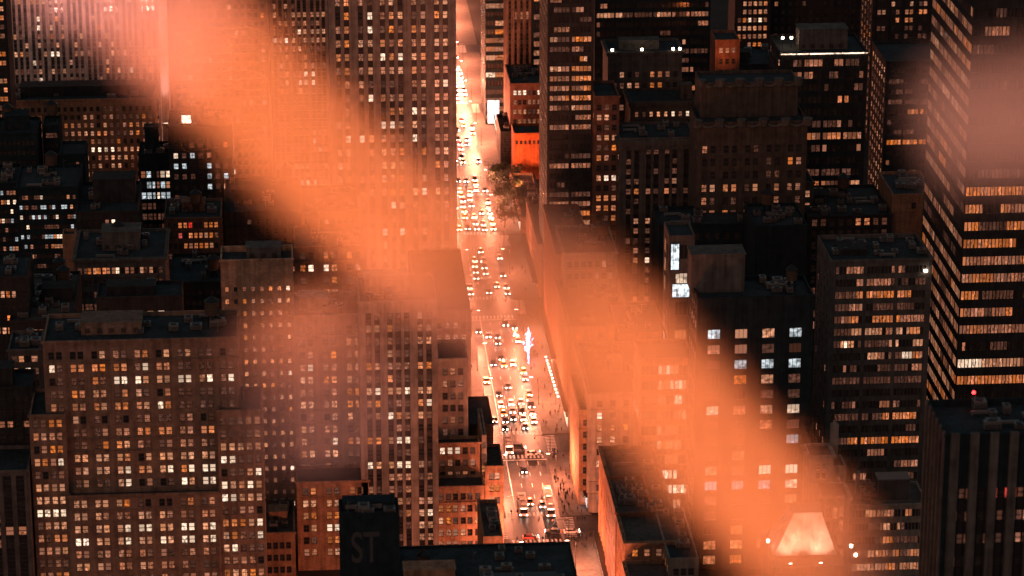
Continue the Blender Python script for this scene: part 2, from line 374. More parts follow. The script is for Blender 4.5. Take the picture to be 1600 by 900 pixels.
def ac_units(root, x0, x1, y0, y1, z, n, seed=0):
    r = random.Random(seed); n = int(n*1.5)+2
    if x1-x0 > 12 and y1-y0 > 8:
        for q in range(2):
            x = r.uniform(x0+2, x1-9)-root.location.x; y = r.uniform(y0+2, y1-2.5)-root.location.y; L_ = r.uniform(4, 7)
            c = MB(); c.box(x, x+L_, y, y+.7, z+.5, z+1.1); c.box(x+L_-.7, x+L_, y+.003, y+.697, z, z+.497); c.box(x+.2, x+.5, y+.2, y+.5, z, z+.497); c.build('duct', M['metal'], root)
    for i in range(n):
        x = r.uniform(x0+1.5, x1-3)-root.location.x; y = r.uniform(y0+1.5, y1-3)-root.location.y; a, b, h = r.uniform(1.4,3.2), r.uniform(1.4,3), r.uniform(1.2,2.4)
        c = MB(); c.box(x, x+a, y, y+b, z+.3, z+h); c.box(x+.1, x+a-.1, y+.1, y+b-.1, z, z+.297, 1); c.cyl(x+a/2, y+b/2, z+h+.003, z+h+.25, min(a,b)*.35, min(a,b)*.35, 10, 1)
        for q in range(3): c.box(x+.2, x+a-.2, y-.05, y-.003, z+.5+q*.4, z+.68+q*.4, 1)
        c.build('air_conditioner', [M['metal'], M['span']], root)
    x = r.uniform(x0+1, x1-1)-root.location.x; y = r.uniform(y0+1, y1-1)-root.location.y
    p = MB(); p.tube((x,y,z),(x,y,z+3.5), .09, .05); p.tube((x,y,z+2.6),(x+.8,y,z+3), .05, .04); p.build('vent_pipe', M['metal'], root)

def bld(name, label, px0, px1, py, Y, depth, cat='building', group=None):
    """measures the front face: pixel columns px0..px1 at the roof line py, standing at y = Y"""
    a, b = at(px0, py, Y), at(px1, py, Y); z = (a.z+b.z)/2
    root = empty(name, ((a.x+b.x)/2, Y, 0), label, cat, group)
    return root, a.x, b.x, Y, Y+depth, z
def pz(px, py, Y): return at(px, py, Y).z
def pX(px, py, Y): return at(px, py, Y).x

XL = ground(772, 850).x; XR = ground(930, 850).x      # building lines of the avenue
KL = ground(798, 850).x; KR = ground(885, 850).x      # kerbs
print('avenue', XL, KL, KR, XR)

exec_order = []
# patch: explicit column centres (fractions of the width)
_fac = facade
def facade(mb, root, O, u, n, W, zb, zt, spec, wi=0, si=1):
    if 'cf' not in spec: return _fac(mb, root, O, u, n, W, zb, zt, spec, wi, si)
    s = dict(spec); cf = s.pop('cf'); ww = s.get('ww', 1.6)
    return _fac_cols(mb, root, O, u, n, W, zb, zt, s, [f*W for f in cf], wi, si)
def _fac_cols(mb, root, O, u, n, W, zb, zt, spec, centres, wi, si):
    O = Vector(O); u = Vector(u); n = Vector(n); rl = root.location; r = random.Random(spec.get('seed', 3))
    ww = spec['ww']; rec = spec.get('rec', .35); z = zt-spec.get('off', 3); rows = []; wh = spec['wh']
    while z-wh > spec.get('zmin', zb+1): rows.append((z-wh, z)); z -= spec['fh']
    P = lambda a, zz, d=0: O + u*a + Vector((0,0,zz)) + n*d - rl
    Q = lambda a, b, z0, z1, mi, d=0: mb.quad(P(a,z0,d), P(b,z0,d), P(b,z1,d), P(a,z1,d), mi)
    Q(0, W, rows[0][1], zt, wi); zl = rows[-1][0]; Q(0, W, zb, zl, wi); prev = 0
    for c in centres:                       # vertical channels with dark spandrels between wide piers
        a, b = c-ww/2, c+ww/2; Q(prev, a, zl, rows[0][1], wi); prev = b
        mb.quad(P(a,zl), P(a,zl,-rec), P(a,rows[0][1],-rec), P(a,rows[0][1]), wi); mb.quad(P(b,zl,-rec), P(b,zl), P(b,rows[0][1]), P(b,rows[0][1],-rec), wi)
        mb.quad(P(a,zl), P(b,zl), P(b,zl,-rec), P(a,zl,-rec), wi)
        for i, (z0, z1) in enumerate(rows):
            if i+1 < len(rows):
                nz = rows[i+1][1]; Q(a, b, nz, z0, si, -rec*.7); mb.quad(P(a,z0,-rec*.7), P(b,z0,-rec*.7), P(b,z0,-rec), P(a,z0,-rec), si)
    Q(prev, W, zl, rows[0][1], wi)
    for i, (z0, z1) in enumerate(rows):
        lit = spec.get('lit', 'x'); code = lit[i % len(lit)] if isinstance(lit, (list, tuple)) else lit
        for q, c in enumerate(centres):
            cl = pick(code[q % len(code)] if len(code) > 1 else code, r)
            WINS.append((root, O + u*c + Vector((0,0,z0)) - n*rec, u, n, ww, z1-z0, cl, spec.get('style', 'sash')))

def S(**k): return k
NL = None
# ======================= left of the avenue, near to far
# dark corner building carrying painted letters
r, x0, x1, y0, y1, z = bld('loft_building', 'black windowless building with faded letters ST painted on its wall', 530, 624, 801, 700, 9)
mass(r, x0, x1, y0, y1, 0, z, 'black', par=.8)
def letters(root, txt, x, z, y, size, mat, gapx):
    cu = bpy.data.curves.new('painted_letters', 'FONT'); cu.body = txt; cu.size = size; cu.extrude = .01; cu.offset = .12; cu.space_character = gapx; cu.align_x = 'CENTER'
    o = bpy.data.objects.new('tmp', cu); COL.objects.link(o); dg = bpy.context.evaluated_depsgraph_get(); me = bpy.data.meshes.new_from_object(o.evaluated_get(dg))
    bpy.data.objects.remove(o); me.materials.clear(); me.materials.append(mat); p = bpy.data.objects.new('painted_letters', me); COL.objects.link(p)
    p.parent = root; p.location = (x-root.location.x, y-root.location.y, z); p.rotation_euler = (math.pi/2, 0, 0); return p
M['sign'] = plain('faded_paint', (.085,.08,.078), .9)
lp = letters(r, 'ST', pX(571,878,700), pz(576,878,700), 700-.02, 11.2, M['sign'], 1.0); lp.scale = (.58, 1, 1)
mb = MB(); rl = r.location
mb.box(x0-rl.x+.8, x1-rl.x-.8, 3.2, 7.5, z-.8, z+1.5); mb.box(x0-rl.x+1.5, x1-rl.x-4, 3.0, 3.19, z-.2, z+.9, 1); mb.build('rooftop_bulkhead', [M['black'], M['metal']], r)
ac_units(r, x0, x1, y0, y0+3, z-.8, 2, 4)

r, x0, x1, y0, y1, z = bld('flat_roofed_building', 'nearest black flat roof at the bottom edge beside the avenue', 628, 908, 930, 680, 30)
mass(r, x0, x1, y0, y1, 0, z, 'black', par=.6)
mb = MB(); X = pX(670,895,692)-r.location.x; mb.box(X-6, X+6, 8, 13, z-.6, z+3.2); mb.box(X-6.2, X+6.2, 7.8, 13.2, z+3.203, z+3.5); mb.build('rooftop_bulkhead', [M['tan']], r)
mb = MB(); mb.box(X+12, X+30, 4, 10, z-.6, z+1.2); mb.build('skylight', [M['glassdk']], r)
ac_units(r, x0+12, x1, y0+4, y1, z-.6, 6, 9); tank(r, x0+6, y0+22, z-4.5, 1.5, 2.6)

# the big stepped office block, bottom left
r, x0, x1, y0, y1, z = bld('office_block', 'broad stepped office block with paired lit windows in the lower left corner', 66, 372, 530, 800, 22)
F = dict(k=2, ww=1.55, gap=.45, fh=3.67, wh=2.2)
L3 = ['kkkkkwdkmokwdwmkkdkk', 'Bkoooooomwddddddddd', 'kkddmdBBBBBBBBwBwBk', 'ddwdwmdwwdkmdddmddk', 'mmmmowowwBwodddddd', 'kkwkdkdkdmddkdkkkd', 'kkddddddooooooooooo',
      'kkdddowwmddddddddd', 'wwwwwwwwkwwwwwwwww', 'BwwBwBwBwBwBwBBBwBw', 'kkdwkdBBkdkdBBBBB']
mass(r, x0, x1, y0, y1, 0, z, 'sand', S(n=9, mg=.3, off=3.1, lit=L3, zmin=pz(200,772,800), **F), par=1.2)
zl = pz(200, 772, 796)
xa, xb = pX(107,772,796), pX(343,772,796)
LB = ['BBBBBwkkkkdoddddmd', 'mmmmmdmmmmmmmmmm', 'wwwwBwBwBwBBwBwBww', 'BBBBwBBwBwBBBwBBww', 'dmddddmddddmmdwdd', 'mmmmmmwmmmmmmmm', 'ddddddmmdd']
mass(r, xa, xb, 796, 799.99, 0, zl, 'sand', S(n=7, mg=.2, off=1.6, lit=LB, **F), par=.9)
xl, zw = pX(45,648,796.5), pz(70,648,796.5)
LW = ['kkoo', 'oooo', 'kmww', 'wmwB', 'mkkd', 'wwww', 'wBwB', 'BBBB', 'mmmm', 'dkww', 'dmwB', 'ddmd', 'mmmm']
mass(r, xl, xa-.01, 796.5, 816, 0, zw, 'sand', S(n=2, k=2, mg=.5, ww=1.5, gap=.5, fh=3.67, wh=2.2, off=1.6, lit=LW), right=None, par=.9)
xr, zw2 = pX(410,640,796.5), pz(380,640,796.5)
mass(r, xb+.01, xr, 796.5, 814, 0, zw2, 'sand', S(n=5, k=1, mg=.3, ww=1.6, fh=3.67, wh=2.2, off=2.2, lit=['dddd', 'mmddd', 'wwwdd', 'BBddd', 'kkkwB', 'BwmBB', 'BBBBB', 'dddmk', 'mmmwB', 'BwddB', 'wBkkk', 'ddddk', 'mmmww']), right=S(n=4, ww=1.6, fh=3.67, wh=2.2, lit='x'), par=.9)
bulkhead(r, (x0+x1)/2-8, y0+12, z-1.2, 16, 9, 3.2, 'sand'); ac_units(r, x0, x1, y0+2, y1, z-1.2, 7, 2); tank(r, x1-7, y0+14, z-1.2)

r, x0, x1, y0, y1, z = bld('brick_building', 'dim building with tall dark bays at the lower left edge', -24, 44, 735, 792, 18)
mass(r, x0, x1, y0, y1, 0, z, 'grey', S(n=3, ww=2.2, mg=.6, fh=3.67, wh=2.5, off=1.6, lit='z', span=True), par=1)
mass(r, x0-1, x1+.5, 812, 826, 0, pz(10,605,812), 'dark', S(n=5, ww=1.6, fh=3.7, wh=1.9, off=2.5, lit='z'), par=1); bulkhead(r, x0+3, 818, pz(10,605,812)-1, 7, 6, 5, 'dark')

# slim tan tower
r, x0, x1, y0, y1, z = bld('brick_tower', 'slim tan brick tower with small square windows and blank top', 344, 458, 405, 880, 13)
mass(r, x0, x1, y0, y1, 0, z, 'lit_tan', S(n=8, ww=1.05, mg=.4, fh=3.75, wh=1.5, off=8.4, lit=['wkwmmmww', 'wkwmwdwB', 'kkmmmwdk', 'mmmdmdww', 'ddwmddkw', 'udddduud'], style='strip'), par=1.8)
bulkhead(r, (x0+x1)/2+2, y0+8, z-1.8, 10, 6, 3.4, 'grey')

# building with a ledge
r, x0, x1, y0, y1, z = bld('stone_office_building', 'plain stone office building stepping out above a lower orange-windowed base', 457, 571, 492, 850, 20)
F = dict(k=2, ww=1.6, gap=.6, fh=3.75, wh=2.2, n=3, mg=.3)
mass(r, x0, x1, y0, y1, 0, z, 'lime', S(off=3.5, lit=['ddddkk', 'ddddmw', 'dddwmd', 'wwdddd', 'wwmwwm', 'mmddmm', 'wwmwmw', 'kdkmmd', 'wdddkd', 'mdkBmd', 'dwmmdk', 'ddmkkk', 'ddddkk'], zmin=pz(510,748,850), **F), par=1)
mass(r, x0, x1, 838, y0-.01, 0, pz(510,752,838), 'tan', S(off=2.0, lit=['koddok', 'BBwwdd', 'oooodd', 'kwwwkd', 'kkwwkk', 'wwwwdd', 'kBwwkd'], **F), par=.8)
ac_units(r, x0, x1, y0+2, y1, z-1, 4, 12); bulkhead(r, x0+6, y0+10, z-1, 8, 6, 3.5, 'lime')

r, x0, x1, y0, y1, z = bld('brick_building', 'dark brick building whose top rows show four bright windows above the stone block', 459, 572, 385, 905, 22)
mass(r, x0, x1, y0, y1, 0, z, 'brick', S(n=3, k=2, ww=1.7, gap=.7, mg=.3, fh=3.9, wh=2.2, off=1.8, lit=['dkomok', 'mBBoko', 'dkkodk', 'mdmdkd'], **{}), par=1); tank(r, x0+6, y0+14, z-1); ac_units(r, x0, x1, y0, y1, z-1, 4, 33)

# pier tower
r, x0, x1, y0, y1, z = bld('pier_tower', 'tower with tall stone piers and dark spandrels between its lit windows', 560, 683, 470, 838, 24)
cf = [(c-560)/123 for c in (575,588.5,608.5,621.5,635,656,669.5)]
mass(r, x0, x1, y0, y1, 0, z, 'lime', S(cf=cf, ww=1.55, fh=3.72, wh=2.2, off=3.5, rec=.6, lit=['kkkdkdd', 'dwwdddd', 'ddwkkmm', 'kkwdkkk', 'mmmmmoo', 'dkwdkkk', 'wBwwBwww', 'oodddww', 'ddBwmBm', 'kkkdkkk', 'wwBBBkk', 'kkkkkkk', 'BwwBBBk', 'kkmmmkw', 'mmmmmkd', 'BwBwoow', 'okmkowB', 'kdkkkBw', 'kddkkmm', 'dkddddd']), right=S(n=5, ww=1.6, fh=3.72, wh=2.2, lit='x'), par=1)
bulkhead(r, x0+8, y0+14, z-1, 12, 8, 4, 'lime'); ac_units(r, x0, x1, y0+1, y1, z-1, 3, 31)
r, x0, x1, y0, y1, z = bld('setback_building', 'stepped corner building descending in terraces towards the avenue kerb', 683.5, 731, 560, 852, 16)
F = dict(ww=1.5, fh=3.7, wh=2.1)
mass(r, x0, x1, y0, y1, 0, z, 'lime', S(n=3, k=1, off=3, lit=['ddk', 'dmd', 'kdd', 'kkk', 'kdd'], **F), right=S(n=4, lit='x', **F))
mass(r, pX(680,692,847), pX(750,692,847), 847, 851.99, 0, pz(700,692,847), 'tan', S(n=5, k=1, off=1.5, lit=['wBBkd', 'kmkmd', 'kdkok'], **F), right=S(n=1, lit='x', **F), par=.8)
mass(r, pX(678,760,838.5), pX(757,760,838.5), 838.5, 846.99, 0, pz(700,760,838.5), 'tan', S(n=3, k=2, gap=.7, off=2.2, lit=['ddkkdd', 'oommkd', 'wodkko', 'mdwwkk', 'ddwdkd'], **F), right=S(n=2, lit='x', **F), par=.8)
mass(r, pX(751,668,853), pX(758,668,853), 847.01, 868, 0, pz(740,668,853), 'lime', S(n=1, off=2, lit='x', **F), right=S(n=4, lit='x', **F), par=.8)
mass(r, pX(758,728,845), pX(787,728,845), 845, 862, 0, pz(770,728,845), 'tan', S(n=2, k=1, off=2.2, lit=['mw', 'ww', 'wd', 'kw', 'ow'], **F), right=S(n=4, lit='w', **F), par=.8)
mass(r, pX(734,663,870), pX(771,663,870), 870, 893, 0, pz(750,663,870), 'dark', S(n=3, lit='z', **F), right=S(n=5, lit='v', **F), par=.7)

r, x0, x1, y0, y1, z = bld('stone_building', 'plain hazy stone building beside the avenue behind the terraced corner', 650, 736, 485, 925, 60)
mass(r, x0, x1, y0, y1, 0, z, 'lime', S(n=6, ww=1.6, fh=3.9, wh=2.1, lit='D', off=4), right=S(n=12, ww=1.6, fh=3.9, wh=2.1, lit='x'))
# big top-centre tower
r, x0, x1, y0, y1, z = bld('office_tower', 'massive tower with wide brown piers rising past the top edge left of the avenue', 512, 712, -60, 1056, 30)
cf = [(c-512)/200 for c in (526,539.5,561.5,576.5,596,610,624,645.5,660,681.5,695)]
mass(r, x0, x1, y0, y1, 0, z, 'lime', S(cf=cf, ww=1.75, fh=4.82, wh=2.7, off=3, rec=.6, lit=[q.replace('k', 'u') for q in ['kkkkkkkkkkk', 'kkmkkkdkkkk', 'kokddmkkkmk', 'kokwdokdwok', 'dokBdodkowd', 'kokBooookkk', 'ookwBwBkwmd', 'mmkwwowokdd', 'dmkkddkdBBB', 'kddBodddmdd', 'kkdkkwwBwmw', 'kkddwBwkddd', 'dwkwwdkkddd', 'kwdkwkwmwdw', 'kkddkBdddmw', 'kkkdkkkdkkk', 'mddBwwwwBwm', 'kkkmmwmwmdw', 'kkdkdkdmwkk', 'kkkkBkwwmkk', 'kkkdwkdkwmk', 'kkdkkdkwkkd']]), right=S(n=8, ww=1.7, fh=4.82, wh=2.6, lit='x'), left=None)
# upper left
r, x0, x1, y0, y1, z = bld('slab_tower', 'pink-lit slab tower of thin stone piers in the upper left corner', 10, 243, -70, 1230, 25)
mass(r, x0, x1, y0, y1, 0, z, 'white', S(n=8, k=3, ww=1.25, gap=.95, mg=.3, fh=3.55, wh=2.1, off=3, rec=.5, span=True, lit=['d','w','kkwkdkwmwkdd','wwwdwwdkwk','kwkwmwkkk','z','kkdkwkdwk','kmkkBkwkwkwkk','wkkkwkmkdkk','kkwkwkkwkkwk','wmkkkwwwkkm','zzzwkk','mkkkwkwkBkk','kkkkwkkkkk','wkkmkkdkkwk','kwkkkdkkkww','BwkkwwwkmB']))
r, x0, x1, y0, y1, z = bld('narrow_tower', 'thin bright floodlit stone edge standing right of the pink slab tower', 244, 257, -70, 1215, 6)
mass(r, x0, x1, y0, y1, pz(250,200,1215)-30, z, 'white', par=.5)
mb = MB()
for i in range(3): mb.box((x0-x1)/2+.5+i*(x1-x0-.9)/2, (x0-x1)/2+.7+i*(x1-x0-.9)/2, -.35, -.003, pz(250,200,1215), z)
mb.build('rib', M['white'], r)
mb = MB(); mb.box(-1.6, 1.6, -3.4, -2.2, pz(250,192,1215), pz(250,192,1215)+.6); mb.box(-1.3, 1.3, -3.2, -2.4, pz(250,192,1215)+.603, pz(250,192,1215)+.7, 1); mb.build('floodlight', [M['dkmetal'], M['shop']], r)
spot('tower_floodlight', (r.location.x, 1205, pz(250,200,1215)), (r.location.x, 1215, pz(250,60,1215)), 26000, (1,.6,.55), 50, .5)
r, x0, x1, y0, y1, z = bld('office_building', 'wide office building with grid of orange windows below a dark flat roof', 12, 241, 155, 1150, 24)
mass(r, x0, x1, y0, y1, 0, z, 'tan', S(n=22, ww=1.25, mg=.5, fh=3.15, wh=1.8, off=3, lit=['kkkkkkkkkkkkkkkkk', 'dokdoodkkkkwdkkokkd', 'ooomoooooommmkwmmmoo', 'kkkwwwokdmmmwwmmkmwmmo', 'kkwkkkkokkkkwkkkwkkkokk', 'kkokkokkkkkkBBBBwBBBkkk', 'kkkkkkkkkkkwkmmwwwmkkkk', 'kkkkkkkkkkkwdwkwmkdkkkk', 'kkkkkkkkkkkwokmwmwmkkkk', 'kkkkkkkkkkkkkkkkkkkkkkk', 'kkkkkkkkkkkoowowkdkwkkkk', 'kkkkkkkkkkkoodkmddowkkk', 'ooooommomoow']), par=1.5)
bulkhead(r, (x0+x1)/2, y0+14, z-1.5, 46, 8, 3.5, 'dark'); ac_units(r, x0, x1, y0+1, y1, z-1.5, 6, 5)
for px_, pw_ in ((60, .5), (150, 1.0), (215, 1.6)):
    p = at(px_, 118, 1180); mb = MB(); mb.box(-.8,.8,-.5,.5,0,.7); mb.box(-.6,.6,-.4,.4,.703,.78,1); mb.build('floodlight', [M['dkmetal'], M['lamp']], r, (p.x-r.location.x, 18, z-1.45))
    spot('facade_spot', (p.x, 1168, z), (p.x, 1230, z+38), 260000*pw_, (1,.36,.29), 70, .5)  # spots and lamp boxes added to tint the slab tower pink
r, x0, x1, y0, y1, z = bld('narrow_building', 'sliver of old building with lit windows at the upper left frame edge', -30, 6, -60, 1110, 20)
mass(r, x0, x1, y0, y1, 0, z, 'dark', S(n=4, ww=1.4, fh=3.3, wh=1.8, lit='v'))
def gen(name, label, px0, px1, py, Y, depth, wall, spec, side=None, extras=0, tanks=0, bh=None, cornice=0, roof='roof', seed=0, lft=None, par=1.0):
    r, x0, x1, y0, y1, z = bld(name, label, px0, px1, py, Y, depth)
    mass(r, x0, x1, y0, y1, 0, z, wall, spec, right=side, left=lft, cornice=cornice, roof=roof, par=par)
    if extras: ac_units(r, x0, x1, y0+1, y1, z-1, extras, seed)
    rr = random.Random(seed+5)
    for i in range(tanks): tank(r, rr.uniform(x0+3, x1-3), rr.uniform(y0+4, y1-3), z-1)
    if bh: bulkhead(r, x0+(x1-x0)*bh[0], y0+depth*bh[1], z-1, bh[2], bh[3], bh[4], wall)
    return r, x0, x1, y0, y1, z
W1 = dict(ww=1.5, fh=3.4, wh=1.9)
gen('apartment_tower', 'hazy tower with a few lit windows behind the orange glare left of centre', 262, 417, -60, 1175, 30, 'sand', S(n=14, lit='yyuyyydyuyy', **W1), seed=1)
gen('apartment_tower', 'tower with close bright window columns behind the orange glare near the top', 419, 511, -60, 1190, 30, 'lime', S(n=3, k=3, gap=.8, mg=.4, ww=1.35, fh=3.35, wh=2.0, span=True, off=3, lit=['d','w','kkdkkmBkk','kkkkkkwBwk','zkwkkkkkkk','wkkwwwmm','kddddmdm','kkkdBBBBBB','BwwwmwwwBw','ddddmddd','kkwkkmkkkw','kwkkkdmkm','kwwwmwBkk','kwwkBBBkkm','kmwkmkkk','z','d','z']), seed=2)
r, x0, x1, y0, y1, z = gen('brick_building', 'dark building with white-lit office windows below the pink light strip', 216, 268, 240, 1112, 16, 'black', S(n=2, k=3, gap=.3, ww=1.7, fh=4.0, wh=2.6, off=6.6, lit=['wckkcc', 'kccdcw', 'cccBcc', 'kkkkkk', 'kkkkkk','kqkkkk', 'ccckkk']), extras=2, tanks=1, seed=3, bh=(.4,.5,5,5,9))
gen('brick_building', 'old dark building with scattered pale windows and a bright cube on its roof', 262, 362, 197, 1100, 22, 'dark', S(n=7, ww=1.7, fh=3.9, wh=2.1, off=6, lit=['kkkkkkm','ckckmkk','cckkckk','kkkqqkc','kkkkqkB','kkkkkkk'], seed=4), extras=4, tanks=2, seed=4, bh=(.3,.5,7,6,4))
mb = MB(); p = at(291, 193, 1098); mb.box(-1.6, 1.6, -1.2, 1.2, 0, 3.0); mb.box(-1.8,1.8,-1.4,1.4,3.003,3.2,1); mb.box(-1.8,1.8,-1.4,1.4,-.4,-.003,1)
mb.build('illuminated_sign', [M['shop'], M['dkmetal']], None, (p.x, 1101, p.z-.4), label='bright white glowing cube sign beside the foot of the pink light strip', cat='sign')
gen('loft_building', 'low building with rows of red and orange windows left of the tan tower', 256, 346, 340, 1045, 22, 'brick', S(n=10, ww=1.3, fh=3.7, wh=2.0, off=1.8, lit=['kkoorrkooo', 'kkrkooomok', 'kkromooomk', 'kkkoorrmok', 'zzzzzzzzzz'], seed=5), extras=5, tanks=1, seed=5, bh=(.5,.6,8,6,3))
gen('hotel_building', 'wide dark-roofed building with a row of small arched lit windows', 116, 258, 403, 965, 30, 'grey', S(n=9, k=2, gap=.5, ww=1.3, fh=4.0, wh=2.2, off=3.2, lit=['kkowwwoowkddkwkwkk', 'kkkkkkkkkkkkkkkkkk', 'kkkdkkkkkkkkkkkkk', 'k'], seed=6), extras=7, tanks=1, seed=6, bh=(.5,.5,12,9,6), cornice=.8)
gen('rooftop_block', 'small dark block with one row of five orange windows above the stepped office block', 150, 284, 463, 885, 14, 'dark', S(n=5, k=1, ww=1.7, mg=4.5, fh=4.1, wh=2.3, off=4.6, lit=['oBowB', 'mkmmk'], seed=7), extras=3, seed=7, bh=(.4,.5,14,6,2.5))
gen('dark_tower', 'black slender building rising against the orange office grid', 66, 93, 195, 1085, 12, 'black', S(n=3, ww=1.4, fh=3.6, wh=1.9, lit='z'), seed=8, tanks=1)
gen('dark_tower', 'black gabled building at the left edge with a few amber windows', -10, 58, 207, 1075, 20, 'black', S(n=8, ww=1.3, fh=3.5, wh=1.8, lit=['z','z','z','zzzzoozz','z','zzqzz'], seed=9), seed=9, tanks=1, bh=(.5,.5,8,8,5))
gen('dark_tower', 'blocky black building with one dim lit row beside the orange office grid', 92, 133, 240, 1065, 16, 'black', S(n=6, ww=1.3, fh=3.6, wh=1.8, lit=['z','z','ckzzwz','zzzz','z'], seed=10), seed=10)
gen('apartment_building', 'black apartment building dotted with small white windows at the left edge', -10, 28, 285, 1040, 22, 'black', S(n=6, ww=1.2, fh=3.3, wh=1.6, lit=['zqzz','ywyc','kkqkwk','owkkqk','zzqz'], seed=11), seed=11, extras=2)
gen('apartment_building', 'dark apartment building with long rows of tiny cool white windows', 24, 122, 292, 1030, 26, 'black', S(n=19, ww=1.0, fh=3.45, wh=1.5, off=3, lit=['ykmykkkcykkkkk','ckwykkkccqdckkq','ckkkqkcdqkkk','kkckkkzkkkkkkkk','cyckkkkqcccwcc','zckwkkkkwkwwww','ckwwkykkkkkkkk','kkkkkkkkkkkkkmkkw','kkkkkkkkkkkkmww','kkkkkkkkkkkkkkw'], seed=12), seed=12, extras=4, tanks=1)
gen('rooftop_block', 'small pale lit stair block on a dark roof edge at left', 97, 118, 366, 1000, 6, 'tan', None, seed=13)
gen('brick_building', 'small building with two pairs of amber windows at the left edge', -12, 43, 432, 905, 22, 'dark', S(n=3, k=2, gap=.4, mg=.2, ww=1.7, fh=3.8, wh=2.2, off=4.6, lit=['owowzz','zzzz','zzoz'], seed=14), seed=14, extras=3, lft=None)
gen('brick_building', 'low dark roof cluttered with vents between the hotel and the left edge', 14, 113, 500, 900, 45, 'dark', S(n=9, ww=1.3, fh=3.5, wh=1.8, lit='z', seed=15), seed=15, extras=12, tanks=2, bh=(.7,.5,9,7,4), roof='rooflt')
gen('brick_building', 'low dark building with pale parapet just left of the stepped office block', 12, 63, 546, 850, 16, 'grey', S(n=4, ww=2.2, fh=3.6, wh=1.9, off=2, lit=['dwzd','mzwz','zzoz','kkkwk'], seed=16), seed=16, extras=4)
gen('townhouse', 'low dark infill building behind the slim tan tower', 265, 350, 440, 1000, 30, 'dark', S(n=8, ww=1.3, fh=3.5, wh=1.8, lit='z', seed=17), seed=17, extras=5, tanks=1)
gen('townhouse', 'low dark rooftop building below the diagonal edge of the orange glare', 350, 470, 330, 1060, 40, 'dark', S(n=8, ww=1.3, fh=3.5, wh=1.8, lit='z', seed=18), seed=18, extras=6, tanks=1, bh=(.3,.4,10,8,5))
gen('townhouse', 'dark flat roofed building between the arched hotel and the black slender tower', 118, 215, 330, 1020, 34, 'dark', S(n=9, ww=1.3, fh=3.5, wh=1.8, lit='zzzzow', seed=19), seed=19, extras=5, bh=(.6,.5,14,9,8))
gen('townhouse', 'hazy mid-height building seen through the orange glare below the top-centre tower', 470, 560, 330, 1010, 30, 'brick', S(n=8, ww=1.3, fh=3.5, wh=1.8, lit='zzzwz', seed=20), seed=20, extras=4)

# ======================= right of the avenue
W2 = dict(ww=1.6, fh=3.7, wh=2.1)
# R7 near right tower
r, x0, x1, y0, y1, z = bld('corner_tower', 'near dark tower with tall pale piers and red windows at the lower right edge', 1478, 1660, 676, 640, 21)
mass(r, x0, x1, y0, y1, 0, z, 'black', S(pm='grey', n=5, k=3, ww=1.25, gap=.25, mg=2.0, fh=5.4, wh=2.4, off=13, lit=['kkkrzrrzrr', 'dkmzzzzdz', 'zdkzzdzdz', 'z', 'oddzokzmdm', 'z'], span=True, pier=(1.9,.9), seed=31), left=S(n=5, k=1, ww=1.4, fh=4.2, wh=2.6, off=5, lit='z', span=True, pier=(.9,.5)), par=1.6)
ac_units(r, x0+5, x1, y0+3, y1, z-1.6, 5, 21)
mb = MB(); X = pX(1521,622,658)-r.location.x; mb.tube((X,18,z),(X,18,z+2.4),.07,.07); mb.build('beacon_mast', M['dkmetal'], r)
mb = MB(); mb.cyl(X, 18, z+2.41, z+2.9, .42, .3, 10); mb.build('beacon_lamp', M['redl'], r)
# R6 tall right tower, seen on its corner
r, x0, x1, y0, y1, z = bld('glass_tower', 'tall tower on the right edge with amber ribbon windows and a slanting lit flank', 1525, 1665, -60, 905, 60)
RB = dict(k=6, gap=.12, fh=5.5, wh=3.0, style='strip', rec=.5, runs=.22)
mass(r, x0, x1, y0, y1, 0, z, 'dark', S(n=4, mg=.4, ww=.98, off=3, lit=['z','z','z','z','z','z','z','z','z','z','z','zzzzzz','ooooomzzzo','ooooozzzzoo','omoodzmzo','oooomzzoo','ooooomwoo','mzzoozzoo','oomoozzom','ooowzzzzoo','oooooodzoo','z','w','o','z','z'], seed=41, **RB), left=S(n=9, mg=.4, ww=.85, off=3, lit=['z','g','y','g','m','m','g','m','g','m','g','m','m','g'], seed=42, **RB), par=1)
# R5 glass box with dark roof
r, x0, x1, y0, y1, z = bld('glass_office_building', 'dark glass office box with a cluttered black roof and lit mid floors', 1298, 1457, 405, 880, 24)
mass(r, x0, x1, y0, y1, 0, z, 'grey', S(n=3, k=8, ww=.92, gap=.12, mg=1.2, fh=3.85, wh=2.3, off=2.2, style='strip', rec=.25, runs=.3, lit=['zzzmmmdzzzz', 'kkkddddkk', 'kdkkooook', 'kkkkdkkd', 'kkokoookooo', 'kkkwowwkwow', 'kkwwwwkkwww', 'kdBkkkwwwww', 'kkkmkkmkk', 'kddkkmk', 'z', 'kkkkmddkk', 'kkkkoozzkk', 'z', 'kkomoooowwww', 'z', 'z','z'], seed=51), left=S(n=4, ww=1.6, fh=3.85, wh=2.2, lit='z'), par=1.3)
bulkhead(r, x0+8, y0+12, z-1.3, 8, 8, 1.6, 'dark'); ac_units(r, x0, x1, y0+2, y1, z-1.3, 7, 8)
mb = MB(); mb.cyl(x0+9-r.location.x, 16, z-1.3, z-.2, 2.4, 2.4, 22); mb.build('roof_fan', M['dkmetal'], r)
mb = MB(); X = pX(1446,422,880)-r.location.x; mb.box(X-.5,X+.5,-.6,-.003,pz(1446,424,880),pz(1446,424,880)+.5); mb.build('wall_lamp', M['lamp'], r)
